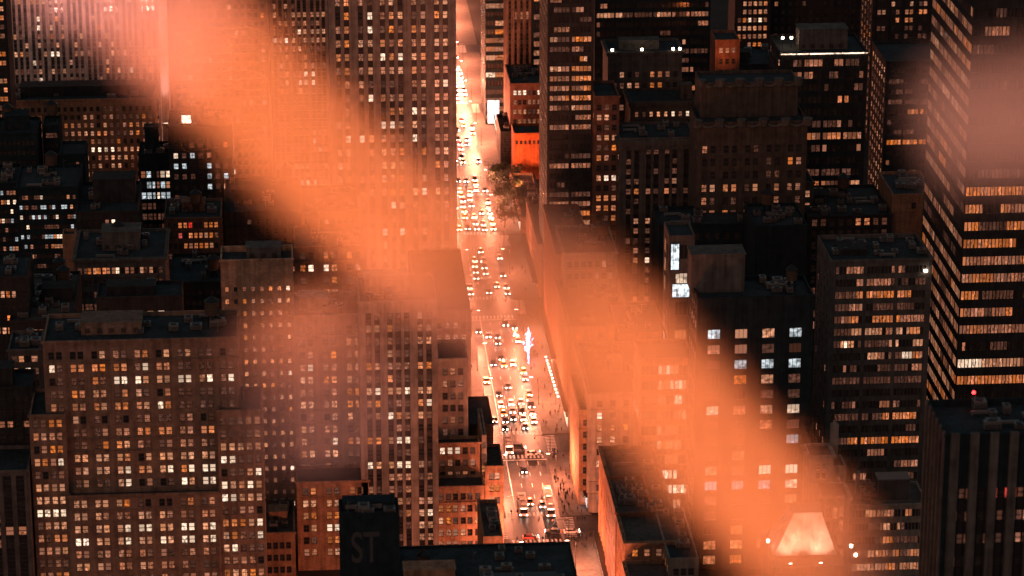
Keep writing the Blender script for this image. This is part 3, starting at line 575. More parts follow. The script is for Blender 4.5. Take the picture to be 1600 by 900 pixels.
# R3 dark block with wide windows
r, x0, x1, y0, y1, z = bld('dark_office_building', 'near-black flat building with four columns of wide white windows', 1090, 1272, 463, 830, 18)
mass(r, x0, x1, y0, y1, 0, z, 'black', S(n=4, k=1, ww=3.5, mg=1.0, fh=4.55, wh=2.7, off=9.6, rec=.35, style='wide', lit=['cBBc','mmdm','mccc','komd','kkkk','BmmB','dkmd','kdkc','kdkk','mmBB','cccc','ddmm','kkkk','kmdk','wwwo','mmkk'], seed=61), left=S(n=4, ww=1.8, fh=4.55, wh=2.3, lit='z'), par=1.4)
bulkhead(r, pX(1122,420,838), y0+12, z-1.4, 15, 8, 11, 'grey', louver=False); ac_units(r, x0+18, x1, y0+2, y1, z-1.4, 5, 18); tank(r, x1-5, y0+9, z-1.4, 1.6, 3)
# R4 corner with bright screens
r, x0, x1, y0, y1, z = bld('shop_building', 'narrow building with bright glass display panels behind the dark flat building', 1046, 1086, 368, 905, 14)
mass(r, x0, x1, y0, y1, 0, z, 'grey', S(n=1, k=1, ww=3.6, fh=9, wh=4.4, off=3, lit=['k','B','k','o','k'], style='wide'), left=S(n=2, ww=3.4, fh=6, wh=4.4, off=4, lit=['wk','Bk','wk','kk'], style='wide'))
for py_, h_ in ((402, 8), (455, 4)):
    q_ = MB(); X0_, X1_ = pX(1049 if h_ == 8 else 1051, py_, 904)-r.location.x, pX(1061 if h_ == 8 else 1077, py_, 904)-r.location.x; zz = pz(1060, py_, 904)
    q_.box(X0_, X1_, -.7, -.5, zz-h_/2, zz+h_/2); q_.box(X0_-.2, X1_+.2, -.49, -.003, zz-h_/2-.2, zz+h_/2+.2, 1)
    for t_ in range(3): q_.box(X0_+(X1_-X0_)*(t_+1)/4-.06, X0_+(X1_-X0_)*(t_+1)/4+.06, -.8, -.703, zz-h_/2, zz+h_/2, 1)
    q_.build('display_panel', [M['cool'], M['dkmetal']], r)
# glare-covered glass building
r, x0, x1, y0, y1, z = bld('glass_office_building', 'glare-covered building with large white-lit top windows left of the black flat building', 1000, 1083, 560, 850, 16)
mass(r, x0, x1, y0, y1, 0, z, 'tan', S(n=3, k=4, ww=1.05, gap=.08, mg=.5, fh=4.6, wh=2.9, off=2.2, style='strip', lit=['kkkkBBBBBkkk','kkkkBBBBBBBB','kkkkmmkkwwkk','kkkkwdkkmmmm','zkkkmddmmkkk','kkkkwwwmmmkk','kkkkzzzwwzz'], seed=71), left=S(n=3, ww=2, fh=4.6, wh=2.4, lit='x'))
# R8 low ribbon building
r, x0, x1, y0, y1, z = bld('low_office_building', 'low building with amber ribbon windows and a boxy grey penthouse at lower right', 1329, 1450, 788, 800, 16)
mass(r, x0, x1, y0, y1, 0, z, 'lime', S(n=3, k=7, ww=.85, gap=.1, mg=.4, fh=4.0, wh=2.2, off=1.6, style='strip', rec=.25, lit=['zzzzmmdmmmmdkkkoo', 'kkkkkkkkkmmkkm', 'kkkkkkkkkmmmmmmm', 'mmmmmwmwmwmmmm', 'mmmmwwmwmmwww', 'z'], seed=81), left=S(n=3, ww=1.6, fh=4.0, wh=2.2, lit='x'), par=.8, roof='rooflt')
mb = MB(); Xc = pX(1394,775,806)-r.location.x; mb.box(Xc-4.3, Xc+4.3, 4, 9, z-.8, z+5.5); mb.box(Xc-4.5, Xc+4.5, 3.8, 9.2, z+5.503, z+5.8, 1)
for s_ in (-4.4, 4.4): mb.box(Xc+s_-.08, Xc+s_+.08, 3.7, 3.85, z-.8, z+5.5, 1)
mb.build('penthouse', [M['rooflt'], M['metal']], r)
mb = MB(); mb.box(Xc-6.5, Xc+4.8, 2.4, 2.7, z-.8, z+.1); mb.build('roof_railing', M['metal'], r); ac_units(r, x0, x1-1, y0+3, y1, z-.8, 4, 28)
mb = MB(); mb.box(Xc+10, Xc+11, 10, 11, z-.8, z+6); mb.cyl(Xc-9, 10, z-.8, z+6, .6, .6, 10); mb.build('chimney', M['lime'], r)
# R9 ornate penthouses and glowing pyramid roof
r, x0, x1, y0, y1, z = bld('ornate_stone_building', 'old pale stone building with a chimneyed penthouse beside the glowing pyramid roof', 1264, 1303, 712, 782, 9)
mass(r, x0, x1, y0, y1, 0, z, 'lime', S(n=1, k=2, ww=1.0, gap=.5, fh=2.6, wh=1.7, off=2.4, lit='k', maxr=2), left=S(n=1, ww=1, fh=3, wh=1.8, lit='k', maxr=3), par=.6, cornice=.5)
mass(r, x1+.01, pX(1322,728,784), 784, 792, 0, pz(1312,728,784), 'lime', S(n=1, ww=.9, fh=3, wh=1.5, off=3, lit='k', maxr=1), par=.6)
mass(r, pX(1283,776,770), pX(1328,776,770), 770, 780, 0, pz(1300,776,770), 'lime', S(n=1, k=3, ww=1.3, gap=.5, fh=4, wh=3.0, off=3.2, lit='kdm', pier=(.6,.5)), par=.6, cornice=.8)
mb = MB(); X = pX(1309,700,786)-r.location.x; mb.box(X-1, X+1, 9, 11, pz(1312,728,784)-1, z+5); mb.cyl(X, 10, z+5.003, z+6, .5, .4, 8); mb.build('chimney', M['lime'], r)
# glowing pyramid
r = empty('pyramid_roofed_tower', (pX(1258,870,748), 755, 0), 'tower crowned by a pale glowing pyramid roof lit from its foot at lower right', 'tower')
zb_ = pz(1258, 868, 748); zt_ = pz(1258, 818, 755)
mb = MB(); hw = 8.2; tw = 3.6; hb = 7.0; ztp = pz(1258, 812, 755)+3.0
b4 = [(-hw,-hb,zb_),(hw,-hb,zb_),(hw,hb,zb_),(-hw,hb,zb_)]; t4 = [(-tw+1,-3,ztp),(tw+1,-3,ztp),(tw+1,3,ztp),(-tw+1,3,ztp)]
for i in range(4): j = (i+1) % 4; mb.quad(b4[i], b4[j], t4[j], t4[i])
mb.quad(*t4)
for q in range(1, 14):   # standing seams
    f = q/14; a = Vector(b4[0]).lerp(Vector(b4[1]), f); b = Vector(t4[0]).lerp(Vector(t4[1]), f); mb.tube(a+Vector((0,-.05,0)), b+Vector((0,-.05,0)), .07, .07, 4)
mb.build('roof', M['white'], r)
mb = MB(); mb.box(-tw+.8, tw+1.2, -3.25, 3.25, ztp+.003, ztp+.35); mb.build('ridge_cap', M['metal'], r)
mb = MB(); mb.box(-hw-1.2, hw+1.2, -hb-6.5, hb+1.2, 0, zb_-.3); mb.build('wall', M['tan'], r)
for k_, dx in enumerate((-4.6, 3.2)):
    mb = MB(); mb.box(dx-.5, dx+.5, -hb-5.4, -hb-4.8, zb_-.3, zb_+.1); mb.box(dx-.4, dx+.4, -hb-5.3, -hb-4.9, zb_+.103, zb_+.16, 1); mb.build('floodlight', [M['dkmetal'], M['lamp']], r)
    spot('roof_floodlight', (r.location.x+dx, 755-hb-5.2, zb_+.5), (r.location.x+dx+.3, 755-3, zb_+9), 10500, (1,.55,.36), 110, .6)
# lamps on masts near the pyramid
for (px_, py_) in ((1200,845),(1330,853),(1337,867)):
    p = at(px_, py_, 752); o = empty('roof_lamp', (p.x, p.y, p.z-4), {1200:'small bright roof lamp left of the glowing pyramid roof',1330:'upper of two small bright lamps right of the glowing pyramid roof',1337:'lower of two small bright lamps right of the glowing pyramid roof'}[px_], 'lamp')
    mb = MB(); mb.tube((0,0,-30),(0,0,3.6),.1,.07); mb.build('pole', M['dkmetal'], o); mb = MB(); mb.cyl(0,0,3.6,4.3,.35,.45,10); mb.build('lamp_head', M['lamp'], o)

# mid and upper right
gen('narrow_building', 'dark lit-banded building at the avenue corner near the top edge', 758, 789, -60, 1292, 30, 'black', S(n=2, k=1, ww=4.0, mg=.2, fh=3.7, wh=2.1, lit=['z','m','m','m','w','zz','zm','zm','mm','mm','mo','zz','wo','zz'], style='wide', seed=91), lft=S(n=6, ww=2.5, fh=3.7, wh=2.1, lit='w'), seed=91)
mb = MB(); p = at(771, 175, 1290.5); mb.box(-2.4, 2.4, -.3, 0, -5, 5); mb.box(-2.7, 2.7, .003, .5, -5.3, 5.3, 1); mb.build('display_screen', [M['cool'], M['dkmetal']], None, (p.x, 1291, p.z), label='tall blazing white display screen at the foot of the lit-banded building', cat='screen')
r, x0, x1, y0, y1, z = gen('gothic_tower', 'brown ribbed stone tower shaft near the top edge right of the avenue', 791, 830, -60, 1275, 20, 'sand', S(n=4, ww=1.0, mg=.3, fh=4.5, wh=3.4, lit='z', span=True, pier=(1.0,.8), seed=92), seed=92)
gen('narrow_building', 'thin lit-banded building right of the brown ribbed tower', 832, 849, -60, 1268, 20, 'black', S(n=1, ww=3.2, fh=3.8, wh=2.2, lit=['m','m','m','o','z','m','z'], style='wide', seed=93), seed=93)
gen('orange_building', 'low vivid orange-lit building right of the avenue with a stepped top', 803, 846, 208, 1212, 14, 'orange', S(n=6, ww=1.0, mg=.3, fh=3.6, wh=1.6, lit=['zkkkkk','w','k'], seed=94, maxr=1), seed=94)
p = at(822, 250, 1190); spot('facade_spot', (p.x-4, 1185, 6), (p.x, 1212, 14), 30000, (1,.28,.08), 100, 1)
gen('low_building', 'low brown building with a dark roof behind the orange-lit building', 797, 850, 130, 1240, 30, 'brick', S(n=6, ww=1.4, fh=4, wh=2, lit=['wwwkk','zz'], seed=95), extras=5, seed=95)
gen('low_building', 'low dark brown rooftops stepping down toward the avenue near the orange building', 782, 812, 205, 1235, 26, 'dark', S(n=3, ww=1.4, fh=4, wh=2, lit='z', seed=96), extras=3, seed=96, lft=S(n=5, ww=1.5, fh=3.7, wh=2, lit='w'))
def line_b(label, Y0, Y1, zt, x_w, wall, lit, seed, name='street_building'):
    r = empty(name, (XR+x_w/2, Y0, 0), label, 'building')
    mass(r, XR+.3+.4*(seed % 3), XR+x_w, Y0, Y1, 0, zt, wall, S(n=max(2,int(x_w/4)), ww=1.6, fh=3.8, wh=2.1, lit=lit, off=2.4, seed=seed), left=S(n=int((Y1-Y0)/3.6), ww=1.7, mg=.6, fh=3.8, wh=2.4, off=2.4, lit=lit, seed=seed+1, pier=(.5,.35)), cornice=.7, roof='rooflt')
    ac_units(r, XR+1, XR+x_w, Y0+1, Y1-1, zt-1, 4, seed)
    if seed % 2: bulkhead(r, XR+x_w*.55, (Y0+Y1)/2, zt-1, 4, 6, 3.5, wall)
    mb = MB(); mb.box(XR-.9-r.location.x, XR+.2+.4*(seed % 3)-r.location.x, 2, Y1-Y0-2, 4.4, 4.8); mb.box(XR-.85-r.location.x, XR+.15-r.location.x, 2.3, Y1-Y0-2.3, 4.25, 4.395, 1); mb.build('shop_awning', [M['dkmetal'], M['shop']], r)
    return r
line_b('nearest street-wall building with slanted flank right of the avenue crossing', 700, 780, 26, 13, 'tan', 'v', 1)
line_b('low street-wall building with pale roof strip just above the near crossing', 781, 850, 31, 16, 'tan', 'v', 2)
line_b('mid-block street-wall building hidden in orange glare beside the avenue', 874, 918, 38, 18, 'lime', 'x', 3)
line_b('street-wall building above the second crossing in thick orange glare', 944, 990, 34, 20, 'sand', 'x', 4)
line_b('narrow street-wall building below the tall banded tower', 992, 1046, 42, 12, 'brick', 'v', 5)
line_b('street-wall building below the dark plaza trees with a flank of lit windows', 1070, 1126, 20, 8, 'sand', 'v', 8)
line_b('long low street-wall building right of the upper avenue traffic', 1143, 1200, 6.5, 9, 'sand', 'v', 6)
# second row right of the street wall
gen('stone_building', 'brown stone building with a bulb-lined sloping flank at bottom right of the avenue', 1045, 1092, 872, 770, 34, 'lime', S(n=3, ww=1.6, fh=3.8, wh=2.1, lit='y', seed=101), lft=S(n=8, ww=1.5, fh=3.8, wh=2.1, lit='ooommw', seed=102), extras=3, seed=101)
gen('brick_building', 'brown roofed building in shadow below the orange glare right of the street wall', 962, 1022, 800, 800, 26, 'brick', S(n=4, ww=1.6, fh=3.8, wh=2.1, lit='z', seed=103), extras=5, seed=103, roof='rooflt', lft=S(n=6, ww=1.5, fh=3.8, wh=2, lit='v'))
gen('brick_building', 'glare-covered building behind the white-lit top windows', 905, 1000, 640, 880, 30, 'tan', S(n=8, ww=1.6, fh=3.8, wh=2.1, lit='zzzzzzzzw', seed=104), extras=6, seed=104)
gen('stone_building', 'tall hazy stone building with sparse lit windows at centre right', 880, 965, 395, 985, 30, 'lime', S(n=7, ww=1.5, fh=4.0, wh=2.2, lit=['zzzzzwk','zzzzmzw','zwzzzzw','zwzmmww','zzzzzzzz','zzwzzzzz'], seed=105), extras=6, seed=105, tanks=1)
gen('stone_building', 'mid-height stone building in orange glare below the columned block', 966, 1040, 520, 935, 30, 'sand', S(n=6, ww=1.5, fh=4.0, wh=2.2, lit='zzzzzw', seed=106), extras=4, seed=106)
gen('brick_building', 'thin brown building with paired lit windows left of the columned block', 929, 968, 150, 1045, 20, 'brick', S(n=1, k=3, ww=1.7, gap=.9, fh=3.6, wh=2.1, off=3, lit=['zmz','wwz','zzz','mmw','ddo','mdz','zzz','wBB','zkd','ood','oow','zdm','wwz','zdz','wdo','zdB','zzz','mmz'], seed=107), seed=107, lft=S(n=4, ww=1.5, fh=3.6, wh=2, lit='y'))
gen('banded_tower', 'dark avenue-side tower with glowing horizontal floor bands and a lit edge', 856, 929, -60, 1052, 34, 'dark', S(n=2, k=5, ww=1.25, gap=.1, mg=.4, fh=3.45, wh=1.9, off=2, style='strip', runs=.25, lit=['mmmmmdddd','ddmddmmmk','mmmmdmmm','z','kdkkkkmmk','zzzzz','z','mdmmmoooo','ddkkk','zzkkkooow','mdddmooom','mmmmdmmwo','mmmmmwwom','mddmmmowB','ddkmmmmk','kkkkkmmmw','mmmmkkkmm','kkkkkmmmm','zzzzz','z','mmmmmkmm','z','z','kkkkmooow'], seed=108), lft=S(n=8, ww=1.6, fh=3.45, wh=1.9, lit='g', seed=109), seed=108)
gen('wide_office_building', 'broad dark building with long pale window bands along the top edge', 930, 1112, -60, 1135, 30, 'black', S(n=6, k=5, ww=1.2, gap=.1, mg=.5, fh=3.5, wh=1.9, off=1.5, style='strip', runs=.2, lit=['z','z','mmmzz','dmdmdkkkkkkm','kmkkkmkkkkk','mmmmmmmkkkmk','z','z','kmkkkkkkkmk','kkdkkkkk','z'], seed=110), seed=110)
r, x0, x1, y0, y1, z = gen('crowned_building', 'ornate stepped stone building with small lamps along its rooftop', 950, 1066, 80, 1092, 18, 'grey', S(n=9, ww=1.6, fh=4.0, wh=2.2, off=7.5, lit=['kwkdkoodkw','kkBokookkk','zzzzz'], seed=111), seed=111, cornice=1.0, bh=(.45,.5,14,5,3))
mb = MB()
for fx in (.06,.46,.88,.97): X = (x0-x1)/2+(x1-x0)*fx; mb.cyl(X, .8, z+.1, z+.8, .45, .45, 8)
mb.build('parapet_lamps', M['lamp'], r)
gen('stone_building', 'stepped stone block with one row of seven small lit windows under the crowned roof', 985, 1085, 158, 1068, 18, 'dkst', S(n=8, ww=1.2, fh=4.0, wh=1.9, off=3.8, lit=['mkwwwwmw','zzzzz'], seed=112), seed=112, cornice=1.2, bh=(.9,.4,4,4,5))
r, x0, x1, y0, y1, z = gen('columned_building', 'stone building with a pale cornice band above tall dark column bays', 968, 1086, 215, 1040, 20, 'grey', S(cf=[(c-968)/118 for c in (983,995.5,1014,1026,1043,1055,1073)], ww=1.7, fh=3.55, wh=2.1, off=4, rec=.7, lit=['kkdkkkk','kkkkkkk','kkkkkkk','kkkkkwk','koomodd','kkkkkkk','kkkkkkk','kwwkdmd','kmkwdkk','kkkkkkk','kddkkkk','kmwkmdk','kddkoow','kkdkkkk','kkkkkdd','koowwow','kkkkmmm','kkdkdkd','kwkkmmk','wwmwwkk'], seed=113), seed=113, cornice=2.6, lft=S(n=4, ww=1.5, fh=3.55, wh=2, lit='y'), extras=3)
# art deco scallops
r, x0, x1, y0, y1, z = gen('art_deco_building', 'dark stone building with scalloped terraces and paired windows below', 1090, 1262, 190, 1000, 20, 'dkst', S(n=5, k=2, ww=1.75, gap=1.0, mg=.4, fh=4.45, wh=2.6, off=8, lit=['ozkkkkkkkk','kkkkkkkkmd','kkkkkkkkkk','mwoomwzwmm','ddkdzzkmkk','kdokkmkkmk','zkozzkkwkk','oozmooddmw','kkdkkdkkwk','zzzzzz'], seed=114), seed=114)
mass(r, x0+2, x1-2, y0+9, y1+4, z-1, pz(1180,128,1009), 'dkst', S(n=5, ww=3, mg=.6, fh=12, wh=8, off=3, lit='z', rec=.8), par=1)
rl = r.location
for (yy, zz, W0, W1_) in ((y0-.5, z+1.0, x0, x1), (y0+8.6, pz(1180,128,1009)+1.2, x0+2, x1-2)):
    sc_ = MB(); n_ = 5; pw = (W1_-W0)/n_
    for i in range(n_+1):
        sc_.cyl(W0+pw*i-rl.x, yy+.25-rl.y, zz-2.4, zz, 1.4, 1.7, 12)
    for i in range(n_):    # drooping arc between bosses
        pts = [(W0+pw*(i+t/8)-rl.x, yy+.1-rl.y, zz-1.0-1.6*math.sin(math.pi*t/8)) for t in range(9)]
        for a, b in zip(pts, pts[1:]): sc_.tube(a, b, .5, .5, 5)
    sc_.build('scalloped_parapet', M['grey'], r)
gen('stone_building', 'small building with a red-orange lit wall near the top between two dark towers', 1118, 1156, 62, 1095, 14, 'brick', S(n=3, ww=1.4, fh=4, wh=2, lit='z', seed=115), seed=115)
p = at(1136, 85, 1080); spot('facade_spot', (p.x, 1078, p.z-8), (p.x, 1095, p.z), 9000, (1,.22,.06), 70, 1)
gen('far_tower', 'far building with a tight grid of bright windows near the top right of centre', 1150, 1206, -60, 1320, 20, 'dark', S(n=6, ww=1.5, fh=3.6, wh=2.0, lit=['w','w','kkwwwk','wwBmww','kwmwwm','kwmwww','kmwmwm'], seed=116), seed=116)
gen('low_building', 'dark building with pale square roof boxes between far bright tower and scallops', 1120, 1230, 100, 1150, 26, 'dark', S(n=10, ww=1.4, fh=3.8, wh=2, lit='zzzzzz', seed=117), extras=5, seed=117, bh=(.3,.3,10,6,4))
r, x0, x1, y0, y1, z = gen('rooftop_bar_building', 'dark glass building with a bright lit cornice line and roof terrace', 1220, 1356, 82, 1062, 26, 'dark', S(n=4, k=4, ww=1.5, gap=.12, mg=.8, fh=4.4, wh=2.6, off=2.5, style='strip', runs=.4, lit=['zzkkdkkkk','mkkmmmkkkkkk','zkkkkkkkk','kkkkkkkkkoooo','z','zkkzkkkk','wookkkwwoo','z','z','kkkkkmkkkkk','kkkkwwoowk','kkkkwmwwmm','kkkk'], seed=118), lft=S(n=5, ww=2, fh=4.4, wh=2.4, lit='y'), seed=118)
mb = MB(); X0, X1 = x0-r.location.x, x1-r.location.x; mb.box(X0, X1, -.5, -.003, z-.5, z-.1); mb.build('light_strip', M['shop'], r)
bulkhead(r, x0+(x1-x0)*.53, y0+12, z-1, 17, 8, 7, 'grey')
for fx in (.07,.17): 
    mb = MB(); mb.cyl(X0+(X1-X0)*fx, 10, z-1, z+2.5, .08, .08, 6, 1); mb.cyl(X0+(X1-X0)*fx, 10, z+2.5, z+3.2, .45, .45, 10); mb.build('terrace_lamp', [M['lamp'], M['dkmetal']], r)
p = at(1237, 62, 1072); spot('terrace_light', (x0+5, y0+9, z+6), (x0+5, y0+14, z-1), 900, (1,.42,.2), 120, .5)
gen('far_tower', 'far tower with orange windows near the top right', 1366, 1482, -60, 1255, 26, 'dark', S(n=5, k=2, ww=1.5, gap=.4, fh=3.4, wh=2.0, lit=['z','z','z','kkowdkkkmk','kkwkkmkmkkoo','owkmmooooo','kkkwwwkkk','kkkkkkkkk','kkkddkmkk','mwoozzz','zz','kkmokk'], pier=(.4,.3), seed=119), seed=119, lft=S(n=4, ww=1.6, fh=3.4, wh=2, lit='m'))
gen('dark_tower', 'black tower in the upper right with a patch of orange windows', 1484, 1660, -60, 1300, 26, 'black', S(n=14, ww=1.5, fh=3.5, wh=2.0, lit=['z','z','z','zzzzzzzzzoooo','z','zzzzzoozomooo','zzzzzzzzz','zzzzmmomzmm','z','zzmmzzzz','zz'], seed=120), seed=120)
gen('curved_tower', 'dim tower with scattered glowing bands left of the pink glare', 1385, 1520, 95, 1160, 30, 'dark', S(n=5, k=4, ww=1.3, gap=.1, fh=4.0, wh=2.0, style='strip', runs=.35, lit=['zzzzzzmm','kkwwkkkmkm','kkmmkkkk','kokkkkmkk','kkkkkooook','kkkoozmmzz','zzkkkkzz','oooookzz','z','z'], seed=121), seed=121, lft=S(n=6, ww=1.8, fh=4, wh=2, lit='g', runs=.4))
gen('low_office_building', 'tan lit block with stacked bright windows just left of the tall right tower', 1395, 1462, 303, 1003, 26, 'tan', S(n=1, k=1, mg=.1, ww=1.6, fh=3.6, wh=2.2, lit='z', maxr=1, seed=122), seed=122, extras=4)
mb = MB()
gen('low_office_building', 'small block with a column of bright square windows at its right corner', 1448, 1470, 305, 995, 6, 'tan', S(n=1, ww=2.0, fh=3.5, wh=2.3, off=1.4, lit='wwmo', seed=123), seed=123)
gen('low_office_building', 'low dark building with two orange windows behind the cluttered glass box roof', 1262, 1394, 336, 1000, 34, 'dark', S(n=9, k=1, ww=1.9, fh=4.0, wh=2.6, off=1.2, lit=['kkkkkookk','zz'], seed=124), seed=124, extras=10, tanks=1, bh=(.2,.6,8,6,2.5))
gen('stone_building', 'dark stone building with few lit windows right of the scalloped building', 1215, 1272, 285, 1015, 22, 'grey', S(n=5, ww=1.6, fh=4.3, wh=2.4, lit=['ookwm','mmmkw','kokok','kkwkk','kkkok'], seed=125), seed=125, extras=3)
gen('dark_tower', 'black building filling the gap behind the dark flat building', 1180, 1262, 352, 960, 24, 'black', None, seed=126, extras=6, tanks=1)
gen('dark_tower', 'black wall behind the bright display panel building', 1030, 1180, 350, 985, 20, 'black', S(n=9, ww=1.6, fh=4.3, wh=2.4, lit='z'), seed=127, extras=5)
gen('far_tower', 'far dark tower filling the skyline gap behind the roof terrace at the top edge', 1206, 1366, -60, 1335, 20, 'dark', S(n=14, ww=1.5, fh=3.6, wh=2.0, lit=['z','z','zkkzkkwwwwz','kkkkkwokkkk','zzzzzzzz','z'], seed=131), seed=131)
gen('low_building', 'low brown rooftop with vents in the gap below the slim tan tower', 409, 461, 832, 825, 24, 'tan', S(n=4, ww=1.4, fh=3.7, wh=2.0, lit='z', seed=132), extras=5, seed=132, bh=(.5,.5,5,5,3), roof='rooflt')
gen('low_building', 'brown roofed block between the two nearest buildings beside the terraced corner', 755, 786, 838, 800, 26, 'tan', S(n=3, ww=1.6, fh=3.7, wh=2.0, lit='w', seed=133), extras=4, seed=133, roof='rooflt')
# ======================= window placement: seen ones one by one, the rest in one mesh per building
bpy.context.view_layer.update()
dg = bpy.context.evaluated_depsgraph_get()
CAMP = Vector((0,0,HC)); by = {}
for wdw in WINS:
    root, O, u, n, ww, h, c, st = wdw
    ctr = O + n*.12 + Vector((0,0,h/2)); px, py = proj(ctr)
    vis = False
    if -10 < px < 1610 and -10 < py < 910 and n.dot(CAMP-ctr) > 0:
        d = ctr-CAMP; L = d.length
        hit = sc.ray_cast(dg, CAMP, d/L, distance=L-.05)
        vis = not hit[0]
    by.setdefault(root.name, []).append((vis, wdw, (CAMP-ctr).length, abs(n.normalized().dot((CAMP-ctr).normalized()))))
nwin = 0; uvr = random.Random(5)
for rn, lst in by.items():
    root = lst[0][1][0]; rl = root.location
    seen = sorted([e for e in lst if e[0]], key=lambda e: -(e[1][4]*e[1][5]*e[3]/e[2]**2)); rest = [e for e in lst if not e[0]]
    one, rest = seen[:100], seen[100:]+rest
    for e in one:
        _, (root, O, u, n, ww, h, c, st), _, _ = e
        o = bpy.data.objects.new('window', win_proto(c, st)); COL.objects.link(o); o.parent = root
        o.location = O - rl + n*.02; o.rotation_euler = (0, 0, math.atan2(u.y, u.x)); o.scale = (ww, 1, h); nwin += 1
    if rest:
        mb = MB(); mats = []; idx = {}
        for e in rest:
            _, (root, O, u, n, ww, h, c, st), _, _ = e
            if c not in idx: idx[c] = len(idx)+1
            if e[0]: window_geom(mb, c, st, (lambda O, u, n, ww, h: (lambda a, d, z: O-rl+u*((a-.5)*ww)+n*(.02+d)+Vector((0,0,z*h))))(O, u, n, ww, h), idx[c], 0, (uvr.randint(1,900), uvr.randint(1,900)))
            else: window_geom(mb, c, 'none', (lambda O, u, n, ww, h: (lambda a, d, z: O-rl+u*((a-.5)*ww)+n*(.02+d)+Vector((0,0,z*h))))(O, u, n, ww, h), idx[c], 0, (uvr.randint(1,900), uvr.randint(1,900)))
        o = mb.build('window', [M['frame']]+[WM[c] for c in idx], root); 
        if len(seen) > 100: o['kind'] = 'stuff'
print('windows', len(WINS), 'single', nwin)

# ======================= ground, avenue, cross streets
mb = MB(); mb.quad((-3000,-200,0),(3000,-200,0),(3000,6000,0),(-3000,6000,0)); mb.build('ground', M['ground'], kind='structure')
mb = MB(); mb.quad((KL,600,.004),(KR,600,.004),(KR,2400,.004),(KL,2400,.004)); mb.build('avenue', M['asph'], kind='structure')
CS = [(855,869),(921,935),(1050,1064),(1110,1124),(1204,1218),(1300,1314),(1400,1414)]
CS = [(856,872),(922,938),(1052,1068),(1128,1142),(1218,1232),(1310,1324),(1410,1424)]
for a, b in CS:
    mb = MB(); mb.quad((-400,a,.008),(420,a,.008),(420,b,.008),(-400,b,.008)); mb.build('street', M['asph'], kind='structure')
prev = 640
for a, b in CS+[(1560,1575)]:
    for (xa, xb) in ((XL-1, KL), (KR, XR+1)):
        mb = MB(); mb.box(xa, xb, prev, a, 0, .14); mb.build('pavement', M['walk'], kind='structure')
    prev = b
mb = MB()
for a, b in CS:
    for yy in (a-3.6, b+.6):
        x = KL+.6
        while x < KR-.6: mb.quad((x,yy,.016),(x+.6,yy,.016),(x+.6,yy+3,.016),(x,yy+3,.016)); x += 1.25
    for xx in (KL-3.6, KR+.6):
        y = a+.6
        while y < b-.6: mb.quad((xx,y,.02),(xx+3,y,.02),(xx+3,y+.6,.02),(xx,y+.6,.02)); y += 1.25
mb.build('road_marking', M['paint'], kind='structure')
LW_ = (KR-KL)/5
mb = MB(); edges = [640]+[v for ab in CS for v in ab]+[1560]
for s0, s1 in zip(edges[::2], edges[1::2]):
    for l in (1,2,3,4):
        y = s0+5; x = KL+LW_*l
        if l == 1: mb.quad((x-.12,y,.012),(x+.12,y,.012),(x+.12,s1-5,.012),(x-.12,s1-5,.012)); continue
        while y < s1-6: mb.quad((x-.08,y,.012),(x+.08,y,.012),(x+.08,y+3,.012),(x-.08,y+3,.012)); y += 9
    mb.quad((KL+.4,s1-5.2,.012),(KR-.4,s1-5.2,.012),(KR-.4,s1-4.6,.012),(KL+.4,s1-4.6,.012))
mb.build('road_marking', M['paint'], kind='structure')

# ---- street lamps, traffic signals
def make_lamp(side):
    o = empty('street_lamp', (0,0,0))
    mb = MB(); mb.cyl(0,0,0,.5,.22,.16,8); mb.tube((0,0,.5),(0,0,9),.11,.07); mb.tube((0,0,9),(side*2.6,0,9.7),.06,.05); mb.build('pole', M['dkmetal'], o)
    mb = MB(); mb.box(side*2.5-.55, side*2.5+.55, -.22, .22, 9.62, 9.85); mb.build('lamp_housing', M['dkmetal'], o)
    mb = MB(); mb.box(side*2.5-.5, side*2.5+.5, -.2, .2, 9.5, 9.617); mb.build('lamp_lens', M['lamp'], o); return o
LAMPW = 16500
ldata = bpy.data.lights.new('street_lamp_light', 'POINT'); ldata.energy = LAMPW; ldata.color = (1.0, .28, .145); ldata.shadow_soft_size = .4; ldata2 = ldata.copy(); ldata2.energy = LAMPW*1.9
protoL, protoR = make_lamp(1), make_lamp(-1); first = {1: True, -1: True}
segname = ['below the nearest crossing', 'between the two nearest crossings', 'in the long middle block', 'in the block with the decorated tree', 'beside the dark plaza trees', 'in the far upper block', 'near the top edge', 'at the far top edge']
def seg(y):
    return sum(1 for a, b in CS if y > b)
y = 700; k = 0
while y < 1545:
    if not any(a-3 < y < b+3 for a, b in CS):
        for side, x in ((1, KL-.9), (-1, KR+.9)):
            p = protoL if side == 1 else protoR
            o = p if first[side] else copy_tree(p); first[side] = False
            o.location = (x, y, .14)
            tag(o, 'tall street lamp on the %s kerb %s' % ('left' if side == 1 else 'right', segname[seg(y)]), 'street lamp', 'street lamps along the avenue kerbs')
            lo = bpy.data.objects.new('lamp_light', ldata if y < 1230 else ldata2); COL.objects.link(lo); lo.parent = o; lo.location = (side*2.5, 0, 9.2)
    y += 33

